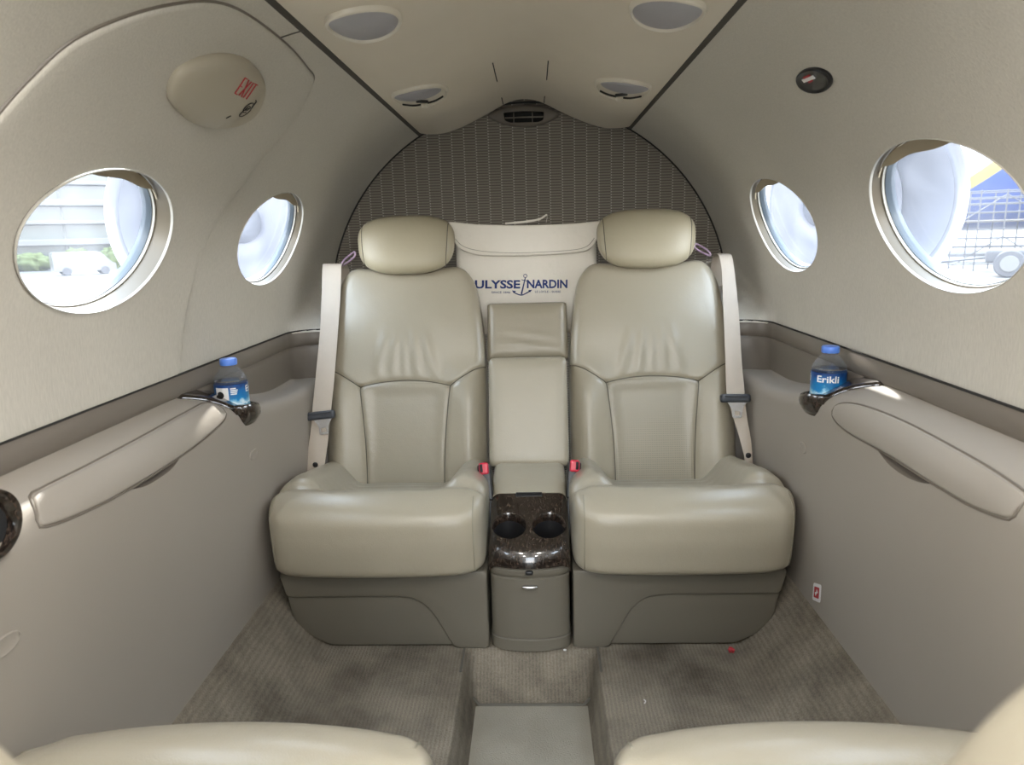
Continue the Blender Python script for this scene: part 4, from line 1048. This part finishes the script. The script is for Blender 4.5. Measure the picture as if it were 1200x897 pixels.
def conj(pts, d):
    l, r, t_, b_ = [on_shell(*p, d) for p in pts]; c = (l+r+t_+b_)/4; return c, (r-l)/2, (t_-b_)/2
def conj_ellipse(c, a, b, n=64): t = np.linspace(0, 2*PI, n, endpoint=False); return c+np.outer(np.cos(t), a)+np.outer(np.sin(t), b)
# exit handle cover on the hatch
dc, d_a, d_b = conj([(202, 112), (311, 100), (262, 70), (251, 153)], -0.016)
t = thing('exit_handle_cover', tuple(shell(-1, *dc, -0.01)), 'domed tan handle cover with red EXIT lettering on the hatch', 'handle cover')
e = spline([on_shell(*p, -0.016) for p in [(201,114),(204.7,97),(214,85),(227.4,77),(247.5,70),(267.6,68),(287.6,72),(302.7,82),(311.7,97),(312.7,110),(307.7,125),(297.7,139),(281,149),(261,153),(241,151),(224,144),(210.7,132),(203,122)]], 4, True); DI = np.linalg.inv(np.column_stack([d_a, d_b]))
dome = lambda u, v: 0.010*np.clip(1-((DI @ np.vstack([u-dc[0], v-dc[1]]))**2).sum(0), 0, 1)**0.7
dm = lambda u, v, w: shell(-1, u, v, -0.018-np.asarray(w))
cv = pad('cover_shell', e, 0.008, 0.006, dm, MT['dome'], t, step=0.012, crown=dome)
eb = resample(offset_line(e, -0.002, True), 0.006, True); mk('cover_gap', *tube(shell(-1, eb[:, 0], eb[:, 1], -0.0066), 0.0012, 6, closed=True), MT['gap'], t)
def on_dome(px, py):
    q = on_shell(px, py, -0.026)
    return q
def dquad(bl, br, tl):
    a, b_, c_ = on_dome(*bl), on_dome(*br), on_dome(*tl)
    def f(u, v, w):
        P = a+np.outer(u, b_-a)+np.outer(v, c_-a); cr = dome(P[:, 0], P[:, 1]); d = pdist(P, e, True); ww = cr*smooth(0, 0.012, d)
        q_ = np.clip(1-d/0.008, 0, 1); ww += 0.008*(np.sqrt(np.clip(1-q_*q_, 0, 1))-1)
        return shell(-1, P[:, 0], P[:, 1], -0.0180-ww-0.0009)
    return f
fx_ = dquad((274.0, 108), (289.5, 116.5), (287.5, 91.5)); mb = MB()
for st_ in ([(0.16, 1), (0, 1), (0, 0), (0.16, 0)], [(0, 0.5), (0.14, 0.5)], [(0.28, 0), (0.50, 1)], [(0.28, 1), (0.50, 0)], [(0.66, 0), (0.66, 1)], [(0.90, 0), (0.90, 1)], [(0.78, 1), (1.02, 1)]):
    q = resample(np.array(st_, float), 0.05); mb.add(*tube(fx_(q[:, 0], q[:, 1], 0), 0.00095, 5))
mb.build('exit_lettering', MT['exitred'], cv)
f = dquad((280, 141), (296, 136), (284, 124)); mb = MB()
def arc(cx, cy, rx, ry, a0, a1): a = np.linspace(a0, a1, 24); return f(cx+rx*np.cos(a), cy+ry*np.sin(a), 0)
mb.add(*tube(arc(0.5, 0.30, 0.45, 0.28, 0, 2*PI), 0.0007, 5)); mb.add(*tube(arc(0.6, 0.62, 0.40, 0.33, -0.6, 4.6), 0.0009, 5))
mb.add(*tube(arc(0.55, 0.60, 0.2, 0.15, 0, 2*PI), 0.0007, 5)); mb.add(*tube(f(np.array([0.95, 1.15, 1.05]), np.array([0.55, 0.85, 1.0]), 0), 0.0010, 5))
mb.build('turn_arrow_mark', MT['blkprint'], cv)
mb = MB(); mb.add(*tube(dquad((265, 140), (270, 138), (266, 136))(np.array([0, 1.0]), np.array([0.3, 0.5]), 0), 0.0009, 5)); mb.build('maker_mark', MT['blkprint'], cv)

# round black fitting high on the right wall
bc, b_a, b_b = conj([(934, 92), (976, 94), (955, 79), (955, 108)], 0.0)
t = thing('round_fitting', tuple(shell(1, *bc, -0.005)), 'round black fitting with a red and white strip high on the right wall', 'fitting')
def disc_map(r, d): e = conj_ellipse(bc, b_a*r/0.035, b_b*r/0.035, 40); return shell(1, e[:, 0], e[:, 1], d)
rs = [disc_map(0.035, 0.001), disc_map(0.035, -0.004), disc_map(0.032, -0.006), disc_map(0.028, -0.004), disc_map(0.026, -0.003), disc_map(0.0005, -0.003)]
mk('black_disc', np.vstack(rs), grid_faces(6, 40, False, True), MT['black'], t, angle=30)
def strip(p0, p1, hw, d, mat, nm):
    a, b = on_shell(*p0), on_shell(*p1); u = (b-a)/np.linalg.norm(b-a); nn = np.array([-u[1], u[0]])*hw
    q = np.array([a-nn, b-nn, b+nn, a+nn]); mk(nm, np.vstack([shell(1, q[:, 0], q[:, 1], d), shell(1, q[:, 0], q[:, 1], d+0.002)]), [(0,1,2,3),(4,5,6,7),(0,1,5,4),(1,2,6,5),(2,3,7,6),(3,0,4,7)], mat, t, smooth=False)
strip((943, 93), (956, 88), 0.0032, -0.0045, MT['white'], 'white_strip')
strip((944, 89), (951, 86), 0.0016, -0.0052, MT['exitred'], 'red_mark'); strip((950, 94), (954, 92), 0.0016, -0.0052, MT['exitred'], 'red_mark')

# red and white sticker low on the right panel
sc_ = np.array([yz(px, py, 1) for px, py in ((954, 683), (963, 686), (961.5, 707), (952.5, 703))]); ctr = sc_.mean(0)
t = thing('sticker', (0.61, ctr[0], ctr[1]), 'small white sticker with a red square low on the right panel', 'sticker')
def sp(P, d): P = np.asarray(P); x = prof_x(P[:, 0], P[:, 1]); return np.column_stack([x-d, P[:, 0], P[:, 1]])
def ngon(P, d, nm, mat, par): mk(nm, np.vstack([sp(P, d), sp(P, d-0.0008)]), grid_faces(2, len(P), False, True)+[tuple(range(len(P)))], mat, par, smooth=False)
ngon(round_poly(sc_, 0.006, 5), 0.0012, 'sticker_sheet', MT['white'], t)
ngon(round_poly(ctr+(sc_-ctr)*0.62, 0.002, 4), 0.0018, 'red_square', MT['exitred'], t)
cr = ctr+(sc_-ctr)*0.4; ux = (cr[1]-cr[0])/2; uy = (cr[0]-cr[3])/2
ngon(np.array([ctr-ux*0.3-uy, ctr+ux*0.3-uy*0.2, ctr+ux, ctr+ux*0.2+uy, ctr-ux*0.1+uy*0.1, ctr-ux]), 0.0023, 'white_mark', MT['white'], t)

# crumpled red scrap and lint on the carpet
p = at(857, 762, Z=0.006); V, Fc = squad(8, (0.006, 0.006, 0.006), 2.0); V = V*(1+0.35*np.sin(V[:, [0]]*700+V[:, [1]]*500)+0.2*np.sin(V[:, [2]]*900))
s_ = mk('red_scrap', V+p, Fc, MT['exitred'], angle=20); tag(s_, 'crumpled red scrap on the carpet below the right rear seat', 'scrap')
for i, (px, py, lab) in enumerate(((662, 762, 'tiny white crumb on the carpet at the foot of the console'), (755, 825, 'thin white lint thread on the carpet ahead of the right rear seat'))):
    p = at(px, py, Z=0.003)
    if i == 0: V, Fc = squad(6, (0.004, 0.003, 0.002), 2.2); o = mk('crumb', V+p, Fc, MT['white'])
    else: o = mk('lint_thread', *tube(spline([p, p+np.array([0.004, 0.006, 0.001]), p+np.array([0.001, 0.013, 0.0])], 6), 0.0008, 5), MT['white'])
    tag(o, lab, 'crumb' if i == 0 else 'lint')

# ------------------------------------------------------------------ outside
GZ = -1.15
MT['apron'] = simple('pale concrete apron', (0.066, 0.066, 0.063, 1), 0.9, noise=(0.3, 0.08))
MT['paint'] = simple('lavender white paint', (0.195, 0.202, 0.233, 1), 0.4, coat=0.3)
MT['polished'] = simple('polished intake lip', (0.315, 0.323, 0.357, 1), 0.25, 0.7)
MT['fan'] = simple('pale grey fan', (0.132, 0.139, 0.170, 1), 0.4, 0.2)
MT['facade'] = simple('pale green glazing', (0.048, 0.060, 0.058, 1), 0.15, noise=(0.15, 0.25))
MT['slab'] = simple('white concrete band', (0.107, 0.106, 0.101, 1), 0.8)
MT['vanw'] = simple('white van paint', (0.099, 0.099, 0.099, 1), 0.3, coat=0.5)
MT['vang'] = simple('van glass', (0.12, 0.14, 0.16, 1), 0.1)
MT['tyre'] = simple('tyre rubber', (0.05, 0.05, 0.055, 1), 0.8)
MT['leaf'] = simple('yellow green leaves', (0.052, 0.067, 0.018, 1), 0.8, noise=(2, 0.4))
MT['steel'] = simple('galvanised scaffold steel', (0.037, 0.037, 0.040, 1), 0.5, 0.3)
MT['ply'] = simple('scaffold boards', (0.150, 0.125, 0.090, 1), 0.8)
MT['tractor'] = simple('red tractor paint', (0.150, 0.030, 0.021, 1), 0.5)
g = mk('ground', [(-900, -900, GZ), (900, -900, GZ), (900, 900, GZ), (-900, 900, GZ)], [(0, 1, 2, 3)], MT['apron'], smooth=False, kind='structure'); tag(g, 'bright pale airport apron outside the windows', 'ground')
# engine nacelles
def engine(sx, label):
    c = np.array([sx*1.36, 2.86, 1.06]); t = thing('jet_engine', tuple(c+np.array([0, 0.8, -0.42])), label, 'jet engine', 'jet engines')
    n = 56
    def ring(r, y): a = np.linspace(0, 2*PI, n, endpoint=False); return np.column_stack([c[0]+r*np.cos(a), np.full(n, c[1]+y), c[2]+r*np.sin(a)])
    sw = lambda pr: (np.vstack([ring(r, y) for r, y in pr]), grid_faces(len(pr), n, False, True))
    mk('nacelle', *sw([(0.425, 0.06), (0.45, 0.25), (0.45, 0.9), (0.38, 1.5), (0.28, 1.9)]), MT['paint'], t)
    mk('intake_lip', *sw([(0.425, 0.06), (0.41, 0.02), (0.395, 0.0), (0.38, 0.01), (0.365, 0.05)]), MT['polished'], t)
    mk('intake_duct', *sw([(0.365, 0.05), (0.35, 0.16), (0.355, 0.42)]), MT['paint'], t)
    fd = mk('fan', *sw([(0.355, 0.42), (0.34, 0.40), (0.30, 0.41), (0.26, 0.40), (0.22, 0.41), (0.18, 0.40), (0.10, 0.41)]), MT['fan'], t)
    mk('spinner', *sw([(0.10, 0.41), (0.085, 0.36), (0.055, 0.32), (0.025, 0.30), (0.002, 0.295)]), MT['paint'], t)
    mk('pylon', *rbox(c+np.array([-sx*0.55, 0.85, 0.0]), (0.42, 0.9, 0.10), 0.04, 8), MT['paint'], t)
    return t
engine(-1, 'pale jet engine intake seen through the left windows')
engine(1, 'pale jet engine intake seen through the right windows')
# terminal building seen through the left window
bc_ = at(80, 300, Y=80.0); dirn = np.array([bc_[0], bc_[1]]); dirn /= np.linalg.norm(dirn); th = math.atan2(dirn[1], dirn[0])-PI/2; RZ = rotz(th)
tb = thing('terminal_building', (bc_[0], bc_[1], GZ), 'pale glass-fronted building with white bands outside the left window', 'building')
o3 = np.array([bc_[0], bc_[1], GZ])
mk('glass_wall', *rbox(o3+RZ @ np.array([0, 8, 9.5]), (90, 14, 19), 0.2, 6, RZ), MT['facade'], tb, smooth=False)
for k in range(9): mk('floor_band', *rbox(o3+RZ @ np.array([0, 0.6, 0.8+2.25*k]), (90.5, 1.2, 0.75 if k % 2 else 0.45), 0.1, 6, RZ), MT['slab'], tb, smooth=False)
for k in range(-8, 9): mk('mullion', *rbox(o3+RZ @ np.array([k*5.2, 0.85, 9.5]), (0.18, 0.5, 18.8), 0.05, 6, RZ), MT['slab'], tb, smooth=False)
# shrubs in front
for k in range(9):
    q = o3+RZ @ np.array([-16+4.2*k, -6-(k % 3), 0.0]); V, Fc = squad(14, (1.8+0.3*(k % 2), 1.2, 1.0+0.35*(k % 3)), 2.0)
    V = V*(1+0.12*np.sin(V[:, [0]]*6+k)+0.10*np.sin(V[:, [1]]*9+V[:, [2]]*7)); V[:, 2] += 0.9
    o = mk('shrub', V+q, Fc, MT['leaf'], angle=0); tag(o, 'yellow green shrub in the row before the glass building', 'shrub', 'shrubs along the building')
# white van
vc = at(100, 322, Z=GZ); vd_ = np.array([vc[0], vc[1]])/np.hypot(vc[0], vc[1]); sc = np.hypot(vc[0], vc[1]); RV = rotz(math.atan2(vd_[1], vd_[0])-PI/2+0.15)
vn = thing('van', tuple(vc), 'white van parked on the apron outside the left window', 'van')
vl = 78*sc/800*0.68; k = vl/4.6
P2 = np.array([(-2.3, 0.35), (2.25, 0.35), (2.3, 0.9), (1.95, 1.05), (1.25, 1.85), (0.9, 1.95), (-2.2, 1.95), (-2.3, 1.7)]); P2 = round_poly(P2, 0.12, 4)*k
m_ = len(P2); V = np.vstack([[vc+RV @ np.array([a, y*k, b]) for a, b in P2] for y in (-0.9, 0.9)]); mk('van_body', V, grid_faces(2, m_, False, True)+[tuple(range(m_)), tuple(range(m_, 2*m_))], MT['vanw'], vn)
for x0, x1 in ((-1.9, -0.7), (-0.55, 0.35), (0.5, 1.3)):
    q = np.array([(x0, 1.15), (x1+(0.25 if x1 > 1 else 0), 1.15), (x1, 1.72), (x0, 1.72)])*k; mk('side_window', [vc+RV @ np.array([a, -0.91*k, b]) for a, b in q], [(0, 1, 2, 3)], MT['vang'], vn, smooth=False)
def wheel(c, r, w, Rt, n=28):
    V = []; 
    for (rr, y) in ((r*0.55, -w/2), (r*0.92, -w/2), (r, -w/3), (r, w/3), (r*0.92, w/2), (r*0.55, w/2)):
        for j in range(n): a = 2*PI*j/n; V.append(c+Rt @ np.array([rr*math.cos(a), y, rr*math.sin(a)]))
    return V, grid_faces(6, n, False, True)+[tuple(range(n)), tuple(5*n+i for i in range(n))]
for x in (-1.4, 1.4):
    for y in (-0.85, 0.85): mk('wheel', *wheel(vc+RV @ np.array([x*k, y*k, 0.34*k]), 0.34*k, 0.2*k, RV), MT['tyre'], vn)
# blue aircraft on the right
def livery():
    m, nt, b = new_mat('white blue yellow livery')
    tc = N(nt, 'ShaderNodeTexCoord'); s = N(nt, 'ShaderNodeSeparateXYZ'); L(nt, tc.outputs['Object'], s.inputs[0])
    h = math_node(nt, 'SUBTRACT', s.outputs['Z'], math_node(nt, 'MULTIPLY', s.outputs['X'], 0.95))
    rp = N(nt, 'ShaderNodeValToRGB'); rp.color_ramp.interpolation = 'CONSTANT'; e = rp.color_ramp.elements
    mr = N(nt, 'ShaderNodeMapRange'); mr.inputs['From Min'].default_value = -18.4; mr.inputs['From Max'].default_value = 18.4; L(nt, h, mr.inputs['Value'])
    e[0].position = 0; e[0].color = (0.012, 0.035, 0.16, 1); e[1].position = 0.56; e[1].color = (0.30, 0.30, 0.30, 1)
    q = e.new(0.53); q.color = (0.24, 0.18, 0.045, 1)
    L(nt, mr.outputs[0], rp.inputs[0]); L(nt, rp.outputs[0], b.inputs['Base Color']); b.inputs['Roughness'].default_value = 0.3
    return m
MT['livery'] = livery()
ac = at(1160, 192, Y=60.0); RA = 2.3*rotz(-math.atan2(ac[0], ac[1])+0.05)
t = thing('parked_airliner', (ac[0], ac[1], ac[2]), 'blue and white airliner parked outside the right window', 'aircraft')
n = 48; prs = [(-9, 0.05), (-8.8, 0.7), (-8, 1.4), (-6.5, 2.0), (-4, 2.3), (9, 2.3), (14, 1.7), (18, 0.5)]
V = [ac+RA @ np.array([x, 0, 0])+RA @ np.array([0, r*math.cos(a), r*math.sin(a)]) for x, r in prs for a in np.linspace(0, 2*PI, n, endpoint=False)]
LOC[t.name] = ac.copy()
o = mk('fuselage', V, grid_faces(len(prs), n, False, True), MT['livery'], t)
fin = np.array([(-3.5, 1.6), (2.0, 1.9), (0.2, 6.5), (-2.4, 6.5)])
mk('tail_fin', np.vstack([[ac+RA @ np.array([a, y, b]) for a, b in fin] for y in (0.0, 0.35)]), grid_faces(2, 4, False, True)+[(0, 1, 2, 3), (4, 5, 6, 7)], MT['livery'], t, smooth=False)
mk('landing_gear', *tube([ac+RA @ np.array([7.0, 0, -2.2]), (ac+RA @ np.array([7.0, 0, 0]))*np.array([1, 1, 0])+np.array([0, 0, GZ])], 0.3, 10), MT['steel'], t)
# scaffold tower
sc0 = at(1172, 305, Z=GZ); sc0 = np.array([sc0[0], sc0[1], GZ]); kk = 40.0/np.hypot(sc0[0], sc0[1]); sc0 = np.array([sc0[0]*kk, sc0[1]*kk, GZ]); RS = 1.6*rotz(-math.atan2(sc0[0], sc0[1])+0.25)
t = thing('scaffold_tower', tuple(sc0), 'grey steel scaffold stand before the blue aircraft', 'scaffold')
for bx in (-1.3, -0.65, 0, 0.65, 1.3):
    for by_ in (0, 1.2): mk('upright', *tube([sc0+RS @ np.array([bx, by_, 0]), sc0+RS @ np.array([bx, by_, 2.35])], 0.035, 6), MT['steel'], t)
for z in (0.2, 0.45, 0.7, 0.95, 1.2, 1.45, 1.7, 1.95, 2.12, 2.30):
    for by_ in (0, 1.2): mk('rail', *tube([sc0+RS @ np.array([-1.35, by_, z]), sc0+RS @ np.array([1.35, by_, z])], 0.028, 6), MT['steel'], t)
for bx, sg in ((-1.3, 1), (0, -1)):
    for z in (0.1, 1.3): mk('brace', *tube([sc0+RS @ np.array([bx, 0, z+(0 if sg > 0 else 0.9)]), sc0+RS @ np.array([bx+1.3, 0, z+(0.9 if sg > 0 else 0)])], 0.025, 6), MT['steel'], t)
mk('deck', *rbox(sc0+RS @ np.array([0, 0.6, 1.45]), (2.7, 1.2, 0.06), 0.01, 6, RS), MT['ply'], t)
# tractor
tc0 = at(1196, 316, Z=GZ); kk = 35.0/np.hypot(tc0[0], tc0[1]); tc0 = np.array([tc0[0]*kk, tc0[1]*kk, GZ]); RT = 1.55*rotz(-math.atan2(tc0[0], tc0[1]))
t = thing('baggage_tractor', tuple(tc0), 'low ground tractor with pale wheels outside the right window', 'tractor')
mk('chassis', *rbox(tc0+RT @ np.array([0.5, 0.4, 0.55]), (2.6, 1.0, 0.35), 0.08, 8, RT), MT['tyre'], t)
mk('bonnet', *rbox(tc0+RT @ np.array([0.9, 0.4, 0.85]), (1.2, 0.9, 0.35), 0.1, 8, RT), MT['tractor'], t)
mk('tow_bar', *tube([tc0+RT @ np.array([-0.8, 0.4, 0.5]), tc0+RT @ np.array([-2.2, 0.4, 0.35])], 0.05, 8), MT['steel'], t)
for x in (-0.25, 1.4):
    for y in (-0.1, 0.9):
        wv = mk('wheel', *wheel(tc0+RT @ np.array([x, y, 0.36]), 0.36, 0.22, RT), MT['tyre'], t); V, Fc = wheel(tc0+RT @ np.array([x, y-0.02, 0.36]), 0.22, 0.23, RT); mk('hub', V, Fc, MT['slab'], wv)

# ------------------------------------------------------------------ light
w = bpy.data.worlds.new('sky'); SC.world = w; w.use_nodes = True; nt = w.node_tree; bgd = nt.nodes['Background']
tc = N(nt, 'ShaderNodeTexCoord'); s = N(nt, 'ShaderNodeSeparateXYZ'); L(nt, tc.outputs['Generated'], s.inputs[0])
rp = N(nt, 'ShaderNodeValToRGB'); e = rp.color_ramp.elements; e[0].position = 0.0; e[0].color = (1.0, 0.985, 0.95, 1); e[1].position = 0.6; e[1].color = (0.72, 0.85, 1.0, 1)
L(nt, s.outputs['Z'], rp.inputs[0]); L(nt, rp.outputs[0], bgd.inputs[0]); bgd.inputs[1].default_value = 5.0
sun = bpy.data.lights.new('sun', 'SUN'); so = link(bpy.data.objects.new('sun', sun)); so.rotation_euler = (math.radians(-48), 0, math.radians(6)); sun.energy = 4.5; sun.angle = 0.02; sun.color = (1, 0.96, 0.88)
for i, (x, y) in enumerate(((-0.24, 0.42), (0.24, 0.42), (-0.24, -0.25), (0.24, -0.25))):  # added unseen lamps, fill for the side panels that daylight leaves dark
    light(x, y, 0.056, 0.094, 'added oval fill light farther forward in the cabin, outside the photo', False, 0.25 if x < 0 else -0.25)
    ld = bpy.data.lights.new('added_fill_lamp', 'AREA'); ld.shape = 'ELLIPSE'; ld.size = 0.10; ld.size_y = 0.17; ld.energy = 1.6; ld.color = (1, 0.965, 0.915); ld.spread = math.radians(175)
    lo = link(bpy.data.objects.new('added_fill_lamp', ld)); lo.location = (x, y, float(head_z(x))-0.014)
SC.view_settings.view_transform = 'Standard'; SC.view_settings.look = 'None'; SC.view_settings.gamma = 1; SC.view_settings.exposure = 1.34; SC.view_settings.use_curve_mapping = False
SC.cycles.max_bounces = 10; SC.cycles.diffuse_bounces = 6; SC.cycles.transparent_max_bounces = 16; SC.cycles.use_denoising = True; SC.cycles.sample_clamp_indirect = 6
